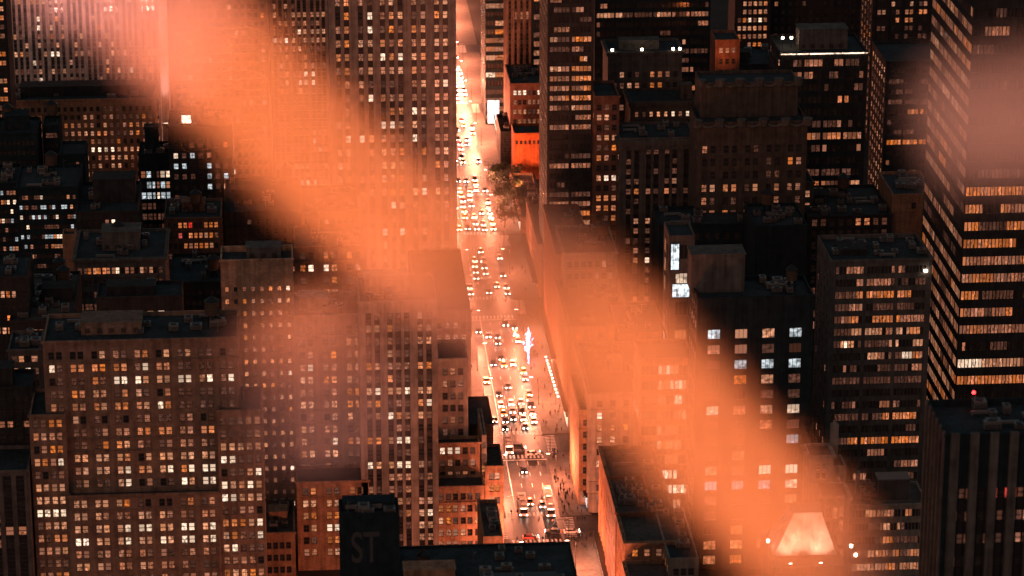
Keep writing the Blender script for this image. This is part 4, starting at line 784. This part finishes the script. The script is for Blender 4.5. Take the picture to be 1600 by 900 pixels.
# ---- cars
PAINT = {n: plain('car_paint_'+n, c, .3, .2) for n, c in {'black':(.01,.01,.012),'white':(.7,.68,.66),'yellow':(.75,.36,.03),'grey':(.2,.2,.21),'red':(.3,.03,.02)}.items()}
def make_car(paint, kind='car'):
    """nose towards -Y"""
    L, W, H = {'car': (4.6,1.85,1.42), 'van': (5.2,2.0,1.95), 'taxi': (4.8,1.85,1.5)}[kind]
    o = empty('car' if kind != 'van' else 'van', (0,0,0))
    prof = [(-L/2,.35),(-L/2,.72),(-L/2+.15,.82),(-L/2+1.15,.95),(L/2-.75,.98),(L/2-.05,.9),(L/2,.7),(L/2,.35)]
    mb = MB(); n = len(prof)
    for s in (-1, 1):
        for (yy, zz) in prof: mb.v.append((s*W/2*(.94 if zz > .9 else 1), yy, zz))
    for i in range(n): j = (i+1) % n; mb.f.append((i, j, n+j, n+i)); mb.m.append(0)
    mb.f.append(tuple(range(n-1,-1,-1))); mb.m.append(0); mb.f.append(tuple(range(n, 2*n))); mb.m.append(0)
    mb.build('body', PAINT[paint], o)
    fr, rr2 = (-L/2+1.1, L/2-.45) if kind != 'van' else (-L/2+.7, L/2-.1)
    a = [(fr, .95), (fr+.7, H), (rr2-.55 if kind != 'van' else rr2-.1, H), (rr2, .97)]
    mb = MB()
    for s in (-1, 1):
        for (yy, zz) in a: mb.v.append((s*W/2*(.9 if zz < 1 else .74), yy, zz))
    for f in ((0,1,5,4),(2,3,7,6),(3,2,1,0),(4,5,6,7)): mb.f.append(f); mb.m.append(0)
    mb.build('windows', M['glassdk'], o)
    mb = MB(); mb.box(-W/2*.76, W/2*.76, fr+.68, (rr2-.53 if kind != 'van' else rr2-.08), H-.02, H+.04); rf = mb.build('roof_panel', PAINT[paint], o)
    if kind == 'taxi': mb = MB(); mb.box(-.3,.3,-.1,.1,H+.043,H+.2); mb.build('roof_sign', M['wbulb'], rf)
    for s in (-1, 1):
        mb = MB(); mb.box(s*W*.36-.19, s*W*.36+.19, -L/2-.05, -L/2+.01, .56, .84); mb.build('headlight', M['head'], o)
        mb = MB(); mb.box(s*W*.38-.16, s*W*.38+.16, L/2-.01, L/2+.04, .65, .85); mb.build('taillight', M['tail'], o)
        for yy in (-L*.31, L*.31):
            mb = MB(); c_, rad = s*(W/2-.1), .33; nn = 12
            for xx in (c_-.1, c_+.1):
                for q in range(nn): t = 2*math.pi*q/nn; mb.v.append((xx, yy+rad*math.cos(t), .34+rad*math.sin(t)))
            for q in range(nn): mb.f.append((q, (q+1)%nn, nn+(q+1)%nn, nn+q)); mb.m.append(0)
            mb.f.append(tuple(range(nn-1,-1,-1))); mb.m.append(0); mb.f.append(tuple(range(nn, 2*nn))); mb.m.append(0)
            mb.build('wheel', M['dkmetal'], o)
    return o
protos = {('black','car'):None, ('white','car'):None, ('yellow','taxi'):None, ('grey','car'):None, ('black','van'):None, ('red','car'):None}
cr = random.Random(11)
def car(x, y, color, kind, label, rz=0.0, group='cars queueing on the avenue'):
    k = (color, kind)
    if protos[k] is None: protos[k] = o = make_car(color, kind)
    else: o = copy_tree(protos[k])
    o.location = (x, y, .012); o.rotation_euler = (0,0,rz); tag(o, label, {'van':'van','taxi':'taxi'}.get(kind, 'car'), group); return o
WHERE = ['waiting below the nearest crossing', 'in the short queue above the nearest crossing', 'in the dense queue of the middle block', 'in the block beside the blue-lit tree', 'in the bunch under the dark plaza trees', 'in the glowing upper block', 'in the blazing stretch near the top edge', 'far up the avenue at the top edge']
def gy(py): return ground(800, py).y
dens = [ (gy(835), gy(770), .55), (gy(770), gy(715), .12), (gy(700), gy(620), .75), (gy(620), gy(480), .42), (gy(480), gy(400), .6), (gy(395), gy(300), .75), (gy(300), gy(180), .6), (gy(180), gy(20), .8), (gy(20), gy(-40), .8)]
ncar = 0
NCAP = {'black':'dark', 'white':'white', 'yellow':'yellow', 'grey':'grey', 'red':'dark red'}
for lane in range(5):
    xl = KL+LW_*(lane+.5)
    for (ya, yb, d) in dens:
        y = min(ya,yb)+cr.uniform(0,3); ye = max(ya,yb)
        while y < ye-2:
            ok = not any(a-5 < y < b+4 for a, b in CS)
            dd = d*(.25 if lane == 0 else (1.15 if lane in (2,) else .9))
            if ya < 870 and lane > 2: dd *= .3
            if ok and cr.random() < dd:
                k = cr.choice([('black','car')]*4+[('grey','car')]*2+[('white','car')]*2+[('yellow','taxi')]*3+[('black','van')]+[('red','car')])
                car(xl+cr.uniform(-.3,.3), y, k[0], k[1], '%s %s facing the viewer, headlights on, %s' % (NCAP[k[0]], {'taxi':'taxi','van':'van','car':'car'}[k[1]], WHERE[seg(y)]), cr.uniform(-.03,.03)); ncar += 1
            y += cr.uniform(5.9, 8)
def atg(px, py): return ground(px, py)
for (px_, py_, k, rz, lab) in ((808,702,('black','van'),math.pi/2-.1,'black van crossing the avenue at the second crossing'), (833,711,('white','car'),math.pi/2+.2,'pale car turning across the second crossing'), (864,833,('black','car'),-math.pi/2-.15,'black car with bright headlights crossing the avenue at the nearest crossing'),
      (893,833,('white','car'),math.pi/2,'white car leaving the nearest crossing on the right'), (829,842,('red','car'),math.pi/2,'dark red car at the foot of the nearest crossing')):
    p = atg(px_, py_); car(p.x, p.y, k[0], k[1], lab, rz, 'cars crossing the avenue')
print('cars', ncar)
def make_bus(L):
    o = empty('bus', (0,0,0)); W, H = 2.55, 3.0
    mb = MB(); mb.box(-W/2, W/2, -L/2, L/2, .35, H); mb.build('body', PAINT['white'], o)
    mb = MB(); mb.box(-W/2+.12, W/2-.12, -L/2+.2, L/2-.2, H+.003, H+.14); mb.build('roof_panel', M['white'], o)
    for q in range(3): mb = MB(); y = -L/3+q*L/3; mb.box(-.7,.7,y-.6,y+.6,H+.143,H+.35); mb.build('roof_hatch', M['metal'], o)
    mb = MB(); mb.box(-W/2-.02, W/2+.02, -L/2+.6, L/2-.4, 1.5, 2.5); mb.box(-W/2+.15, W/2-.15, -L/2-.02, -L/2, 1.2, 2.6); mb.build('windows', M['glassdk'], o)
    mb = MB(); mb.box(-.9, .9, -L/2-.05, -L/2-.021, 2.66, 2.9); mb.build('route_sign', M['wbulb'], o)
    for s in (-1,1):
        mb = MB(); mb.box(s*.95-.16, s*.95+.16, -L/2-.05, -L/2-.003, .6, .85); mb.build('headlight', M['head'], o)
        for yy in (-L*.32, L*.3): mb = MB(); mb.box(s*1.2-.09, s*1.2+.09, yy-.45, yy+.45, 0, .9); mb.build('wheel', M['dkmetal'], o)
    return o
for (px_, py_, L, lab) in ((817,800,12,'white city bus waiting at the left kerb above the nearest crossing'), (858,795,18,'long pale bus with a lavender roof between car queue and right kerb'), (795,706,9,'short bright white bus at the left kerb of the second crossing')):
    p = atg(px_, py_); o = make_bus(L); o.location = (p.x, p.y+2, .012); tag(o, lab, 'bus', 'buses on the avenue')

# ---- people
def make_person(stride):
    """one continuous figure, feet apart in a step"""
    me = bpy.data.meshes.new('person')
    v = [(0,0,.95),(0,0,1.2),(0,0,1.42),(0,0,1.54),(0,-.02,1.68),
         (.1,0,.9),(.11,-stride*.5,.5),(.11,-stride,.08),(.11,-stride-.14,.05),(-.1,0,.9),(-.11,stride*.35,.5),(-.11,stride,.1),(-.11,stride-.14,.05),
         (.2,0,1.4),(.26,stride*.35,1.12),(.25,stride*.2-.08,.88),(-.2,0,1.4),(-.26,-stride*.35,1.12),(-.25,-stride*.4-.08,.9)]
    e = [(0,1),(1,2),(2,3),(3,4),(0,5),(5,6),(6,7),(7,8),(0,9),(9,10),(10,11),(11,12),(2,13),(13,14),(14,15),(2,16),(16,17),(17,18)]
    rad = [.15,.16,.15,.06,.115,.1,.07,.05,.045,.1,.07,.05,.045,.07,.05,.04,.07,.05,.04]
    me.from_pydata(v, e, []); o = bpy.data.objects.new('person', me); COL.objects.link(o)
    m = o.modifiers.new('s', 'SKIN')
    for sv, r_ in zip(me.skin_vertices[0].data, rad): sv.radius = (r_, r_*.85)
    me.skin_vertices[0].data[0].use_root = True
    o.modifiers.new('d', 'SUBSURF').levels = 1; dgg = bpy.context.evaluated_depsgraph_get()
    m2 = bpy.data.meshes.new_from_object(o.evaluated_get(dgg)); bpy.data.objects.remove(o); m2.name = 'person'; m2.materials.clear(); m2.materials.append(M['cloth']); m2.materials.append(M['skin'])
    for p in m2.polygons: p.material_index = 1 if p.center.z > 1.6 and p.center.y < .02 else 0
    return m2
pm = [make_person(.32), make_person(.12), make_person(.22)]
hair = MB(); hair.cyl(0,.02,1.68,1.8,.125,.07,10); hairm = hair.mesh('hair', [M['cloth']])
def person(x, y, z, lab, grp='pedestrians on the avenue pavements'):
    o = bpy.data.objects.new('person', cr.choice(pm)); COL.objects.link(o); o.location = (x, y, z); o.rotation_euler = (0,0,cr.uniform(0,6.28)); s = cr.uniform(.95,1.06); o.scale = (s*1.05,s*1.05,s); tag(o, lab, 'person', grp)
    h = bpy.data.objects.new('hair', hairm); COL.objects.link(h); h.parent = o
PW = ['on the near pavement by the dark roof', 'on the pavement above the nearest crossing', 'on the pavement above the second crossing', 'on the pavement of the glare-covered middle block', 'on the pavement by the plaza trees', 'on the upper pavement', 'on the far pavement', 'on the far pavement']
for i in range(110):
    y = cr.choice([cr.uniform(846,856), cr.uniform(872,922), cr.uniform(872,922), cr.uniform(938,960), cr.uniform(1068,1215), cr.uniform(940,1050)]); side = cr.random() < .12
    x = cr.uniform(XL+.6, KL-.5) if side else cr.uniform(KR+.5, XR-.8)
    person(x, y, .14, 'pedestrian in a dark coat %s, %s side' % (PW[seg(y)], 'left' if side else 'right'))
for (px_, py_) in [(876,768),(881,771),(886,774),(884,783),(890,770),(884,776),(878,790),(873,777),(882,797),(880,806),(902,816),(906,815),(910,816),(914,815)]:
    p = ground(px_, py_, .14); person(p.x, p.y, .14, 'pedestrian in the little cluster on the right pavement above the nearest crossing')
for i in range(16):
    a, b = CS[cr.choice([0,0,1])]; yy = cr.choice([a-2.2, b+2]); person(cr.uniform(KL+1,KR-1), yy, .02, 'pedestrian walking on the striped crossing %s' % ('nearest the viewer' if a < 900 else 'second up the avenue'))

# ---- trees
lmesh = None
def tree(x, y, h, lab, lit=False, n=260, seed=0, grp=None):
    r = random.Random(seed); o = empty('street_tree', (x, y, .14), lab, 'tree', grp)
    mb = MB(); tips = []
    mb.tube((0,0,0),(.1,.05,h*.35),.17,.12,6)
    for i in range(9 if not lit else 16):
        z0 = h*r.uniform(.28,.6) if not lit else h*(.2+.045*i); a = r.uniform(0,6.28); rr3 = h*r.uniform(.18,.32) if not lit else h*.16*(1.15-i/18)
        e = Vector((math.cos(a)*rr3, math.sin(a)*rr3, z0+h*r.uniform(.15,.35)*(1 if not lit else .5))); mb.tube((.1,.05,z0*.9), e, .07, .03, 5); tips.append(e)
        for q in range(2): e2 = e+Vector((r.uniform(-.9,.9), r.uniform(-.9,.9), r.uniform(.2,1.1))); mb.tube(e, e2, .03, .012, 4); tips.append(e2)
    mb.tube((.1,.05,h*.35),(.05,0,h*.93),.12,.03,6)
    mb.build('trunk', M['bark'], o)
    c = MB()
    if lit:
        for i in range(420):
            if r.random() < .45: t = r.random(); p = Vector((.1+r.uniform(-.2,.2), r.uniform(-.2,.2), h*t*.95))
            else: e = r.choice(tips); t = r.random(); p = Vector((.1,.05,e.z*.75)).lerp(e, t)+Vector((r.uniform(-.15,.15),)*3)
            s = r.uniform(.05,.1); c.cyl(p.x, p.y, p.z-s, p.z+s, s, s, 5)
        c.build('fairy_lights', M['bulb'], o, kind='stuff')
    else:
        for i in range(n):
            e = r.choice(tips); p = e+Vector((r.gauss(0,.75), r.gauss(0,.75), r.gauss(0,.55)))
            for q in range(4):
                a = Vector((r.uniform(-1,1),r.uniform(-1,1),r.uniform(-1,1))).normalized(); b = a.orthogonal().normalized(); s = r.uniform(.1,.22); pp = p+Vector((r.uniform(-.3,.3),r.uniform(-.3,.3),r.uniform(-.3,.3)))
                k = len(c.v); c.v += [tuple(pp-a*s*1.4), tuple(pp-b*s), tuple(pp+a*s*1.4), tuple(pp+b*s)]; c.f.append((k,k+1,k+2,k+3)); c.m.append(0)
        c.build('crown', M['leaf'], o)
    return o
p = ground(825, 568); tree(p.x, p.y, 12, 'bare tree wrapped in blazing blue-white lights on the avenue pavement', lit=True, seed=3)
p = ground(432, 330); 
for i in range(16):
    y = 1226+cr.uniform(-8,62)-0; y = 1150+i*5.0; x = KR+3+(i % 3)*3.6+cr.uniform(-.6,.6)
    if any(a-1 < y < b+1 for a, b in CS) or 1125 < y < 1130: continue
    tree(x, y, cr.uniform(6,8.5), 'dark leafy tree in the plaza clump, %s row from the kerb' % ['first','second','third'][i % 3], seed=20+i, grp='plaza trees right of the upper avenue')

# ---- bulb string along a shopfront canopy, kerbside signals
def canopy(px0, py0, px1, py1, n, lab, zc=5.0):
    a, b = ground(px0, py0, zc), ground(px1, py1, zc); o = empty('marquee_canopy', (a.x, a.y, 0), lab, 'canopy'); mb = MB(); d = b-a
    for i in range(n):
        p = d*(i/(n-1)); mb.cyl(p.x, p.y, zc+.31, zc+.75, .32, .32, 8)
    mb.build('bulbs', M['wbulb'], o); mb = MB()
    x0, x1 = sorted((0, d.x)); y0, y1 = sorted((0, d.y)); 
    mb.tube((0,0,zc),(d.x,d.y,zc),.3,.3,6); 
    for i in range(0, n, 3): p = d*(i/(n-1)); mb.tube((p.x,p.y,0.14),(p.x,p.y,zc),.08,.08,5)
    mb.build('rail', M['dkmetal'], o)
canopy(853, 560, 872, 622, 12, 'sloping row of bright bulbs on a theatre canopy along the right pavement')
# shop windows glowing at street level on the left facades and screens on the right flank
def shopfront(y0, y1, side, lab, mat='shop', h=3.2):
    o = empty('shop_window', (XL+.0 if side < 0 else XR, y0, 0), lab, 'shop window'); s = 1 if side < 0 else -1
    mb = MB(); mb.box(min(.02*s,.12*s), max(.02*s,.12*s), 0, y1-y0, .9, .9+h); mb.build('glass', M[mat], o)
    mb = MB(); mb.box(min(.02*s,.5*s), max(.02*s,.5*s), -.3, y1-y0+.3, .95+h, 1.5+h)
    for q in range(int((y1-y0)/2.5)+1): mb.box(min(.13*s,.2*s), max(.13*s,.2*s), q*2.5-.06, q*2.5+.06, .9, .9+h)
    mb.build('frame', M['dkmetal'], o)
for i, (a, b, side, mat, lab) in enumerate([(876,884,1,'cool','pale cyan lit shopfront on the right flank above the nearest crossing'), (890,916,1,'shop','long warm lit shopfront on the right flank in the short block'), (942,985,1,'shop','long warm lit shopfront right of the glare-covered middle block'), (1145,1200,1,'shop','glaring shopfront on the right beside the upper traffic'), (1000,1040,1,'shop','warm shopfront below the banded tower'), (700,850,1,'shop','warm shopfronts along the bottom right pavement'), (1240,1300,1,'shop','brilliant shopfront right of the far avenue'), (1330,1400,-1,'shop','brilliant shopfront left of the far avenue near the top')]):
    shopfront(a, b, side, lab, mat)
for i, (a, b) in enumerate(CS[:5]):
    for (x, yy, s, nm) in ((KL-1, b+1, 1, 'left'), (KR+1, a-1, -1, 'right')):
        o = empty('traffic_signal', (x, yy, .14), '%s traffic signal arm at the %s crossing' % (nm, ['nearest','second','third','fourth','fifth'][i]), 'traffic light')
        mb = MB(); mb.tube((0,0,0),(0,0,6),.12,.09); mb.tube((0,0,6),(s*5,0,6.4),.08,.05); mb.build('pole', M['dkmetal'], o)
        mb = MB(); mb.box(s*4.8-.2, s*4.8+.2, -.18, .18, 5.2, 6.3); hs_ = mb.build('signal_head', M['dkmetal'], o)
        mb = MB(); mb.box(s*4.8-.12, s*4.8+.12, -.21, -.182, 5.9, 6.2); mb.build('red_light', M['tail'], hs_)

# ======================= added volumes imitating glare reflected on window glass, lit by unseen added spots
def glare(name, a, b, ry, rz, dens, col, lab, aniso=0.0, noise=.5, power=1.0, nscale=1.6, soft=.2):
    """elongated glare volume from a to b; ry half thickness in depth, rz half width"""
    a, b = Vector(a), Vector(b); c = (a+b)/2; d = (b-a); L = d.length/2
    cyl_ = MB(); nn_ = 20
    for x_, r_ in ((-1,.55),(-.9,.85),(-.7,1),(.7,1),(.9,.85),(1,.55)):
        for q in range(nn_): t_ = 2*math.pi*q/nn_; cyl_.v.append((x_, r_*math.cos(t_), r_*math.sin(t_)))
    for k_ in range(5):
        for q in range(nn_): b_ = k_*nn_; cyl_.f.append((b_+q, b_+nn_+q, b_+nn_+(q+1)%nn_, b_+(q+1)%nn_))
    cyl_.f.append(tuple(range(nn_))); cyl_.f.append(tuple(5*nn_+nn_-1-q for q in range(nn_)))
    me = bpy.data.meshes.new(name); me.from_pydata(cyl_.v, [], cyl_.f); bm = bmesh.new(); bm.from_mesh(me); bmesh.ops.recalc_face_normals(bm, faces=bm.faces); bm.to_mesh(me); bm.free()
    o = bpy.data.objects.new(name, me); COL.objects.link(o)
    X = d.normalized(); Yd = Fv - X*Fv.dot(X); Yd.normalize(); Z = X.cross(Yd)
    o.matrix_world = Matrix.Translation(c) @ Matrix((X, Yd, Z)).transposed().to_4x4() @ Matrix.Diagonal((L, ry, rz, 1))
    m = bpy.data.materials.new(name); m.use_nodes = True; t = m.node_tree; t.nodes.clear()
    out = N(t, 'ShaderNodeOutputMaterial'); pv = N(t, 'ShaderNodeVolumePrincipled'); t.links.new(pv.outputs[0], out.inputs['Volume'])
    tc = N(t, 'ShaderNodeTexCoord'); sp_ = N(t, 'ShaderNodeSeparateXYZ'); t.links.new(tc.outputs['Object'], sp_.inputs[0])
    mk = lambda op, a_, b_: (lambda q_: (t.links.new(a_, q_.inputs[0]), (t.links.new(b_, q_.inputs[1]) if not isinstance(b_, (int, float)) else setattr(q_.inputs[1], 'default_value', b_)), q_.outputs[0])[-1])(N(t, 'ShaderNodeMath', operation=op))
    y2 = mk('MULTIPLY', sp_.outputs['Y'], sp_.outputs['Y']); z2 = mk('MULTIPLY', sp_.outputs['Z'], sp_.outputs['Z']); x2 = mk('MULTIPLY', sp_.outputs['X'], sp_.outputs['X'])
    rad_ = mk('SQRT', mk('ADD', mk('ADD', y2, z2), mk('MULTIPLY', x2, mk('MULTIPLY', x2, x2))), 0)
    # 1 - r^2 falloff with wispy noise
    mp = N(t, 'ShaderNodeMapping'); mp.inputs['Scale'].default_value = (nscale*L/rz*.5, nscale, nscale); t.links.new(tc.outputs['Object'], mp.inputs[0])
    no = N(t, 'ShaderNodeTexNoise'); no.inputs['Scale'].default_value = 1.0; no.inputs['Detail'].default_value = 2; t.links.new(mp.outputs[0], no.inputs['Vector'])
    nn = N(t, 'ShaderNodeMath', operation='MULTIPLY_ADD'); t.links.new(no.outputs[0], nn.inputs[0]); nn.inputs[1].default_value = noise; nn.inputs[2].default_value = -noise*.5
    ad = N(t, 'ShaderNodeMath', operation='ADD'); t.links.new(rad_, ad.inputs[0]); t.links.new(nn.outputs[0], ad.inputs[1])
    mr = N(t, 'ShaderNodeMapRange', interpolation_type='SMOOTHSTEP'); mr.inputs['From Min'].default_value = 1.0-noise*.5; mr.inputs['From Max'].default_value = soft; mr.inputs['To Min'].default_value = 0; mr.inputs['To Max'].default_value = dens
    t.links.new(ad.outputs[0], mr.inputs[0]); t.links.new(mr.outputs[0], pv.inputs['Density'])
    pv.inputs['Color'].default_value = (*col, 1); pv.inputs['Anisotropy'].default_value = aniso
    me.materials.append(m); m.cycles.volume_step_rate = 1.0 if hasattr(m.cycles, 'volume_step_rate') else 1
    tag(o, lab, 'glare', 'added volumes imitating window glare', 'stuff'); return o
DM = 90
P_ = lambda x, y, d=DM: along(x, y, d)
OR = (1.0, .9, .85)
glare('glare', P_(80,-135), P_(840,555), 2.8, 2.95, .42, OR, 'dense orange volume imitating window glare, running from the top left down to the avenue', soft=.38)
glare('glare', P_(690,265), P_(1440,1040), 2.8, 3.1, .36, OR, 'dense orange volume imitating window glare, running from the avenue to the lower right', soft=.3)
glare('glare', P_(640,400), P_(960,680), 2.2, 2.4, .12, OR, 'thin lit volume imitating glare over the middle of the avenue')
glare('glare', P_(430,430), P_(560,760), 2.6, 3.9, .15, OR, 'thin pinkish volume imitating window glare over the slim tan tower and pier tower')
glare('glare', P_(1380,215), P_(1860,150), 3.4, 3.8, .36, OR, 'round pink volume imitating window glare at the upper right edge', soft=-.1)
glare('glare', P_(20,-50), P_(350,50), 2.0, 2.6, .32, OR, 'faint pink volume imitating window glare across the upper left slab tower')
GLARE_GAIN = 30.0  # power of the unseen spots added to light the glare volumes
def tow(px, py, d=DM): return tuple(P_(px, py, d))
spot('glare_spot', (-14, 6, HC-16), tow(500,210), 68000*GLARE_GAIN, (1.0,.215,.055), 11, .6, .9)
spot('glare_spot', (12, 6, HC-20), tow(1060,680), 68000*GLARE_GAIN, (1.0,.215,.055), 11, .6, .9)
spot('glare_spot', (24, 6, HC-16), tow(1600,170), 26000*GLARE_GAIN, (1.0,.34,.22), 7, .6, .8)
spot('glare_spot', (-24, 6, HC-18), tow(180,0), 26000*GLARE_GAIN, (1.0,.34,.29), 6, .6, .8)
spot('glare_spot', (-6, 6, HC-22), tow(520,690), 20000*GLARE_GAIN, (1.0,.30,.21), 9, .6, .8)
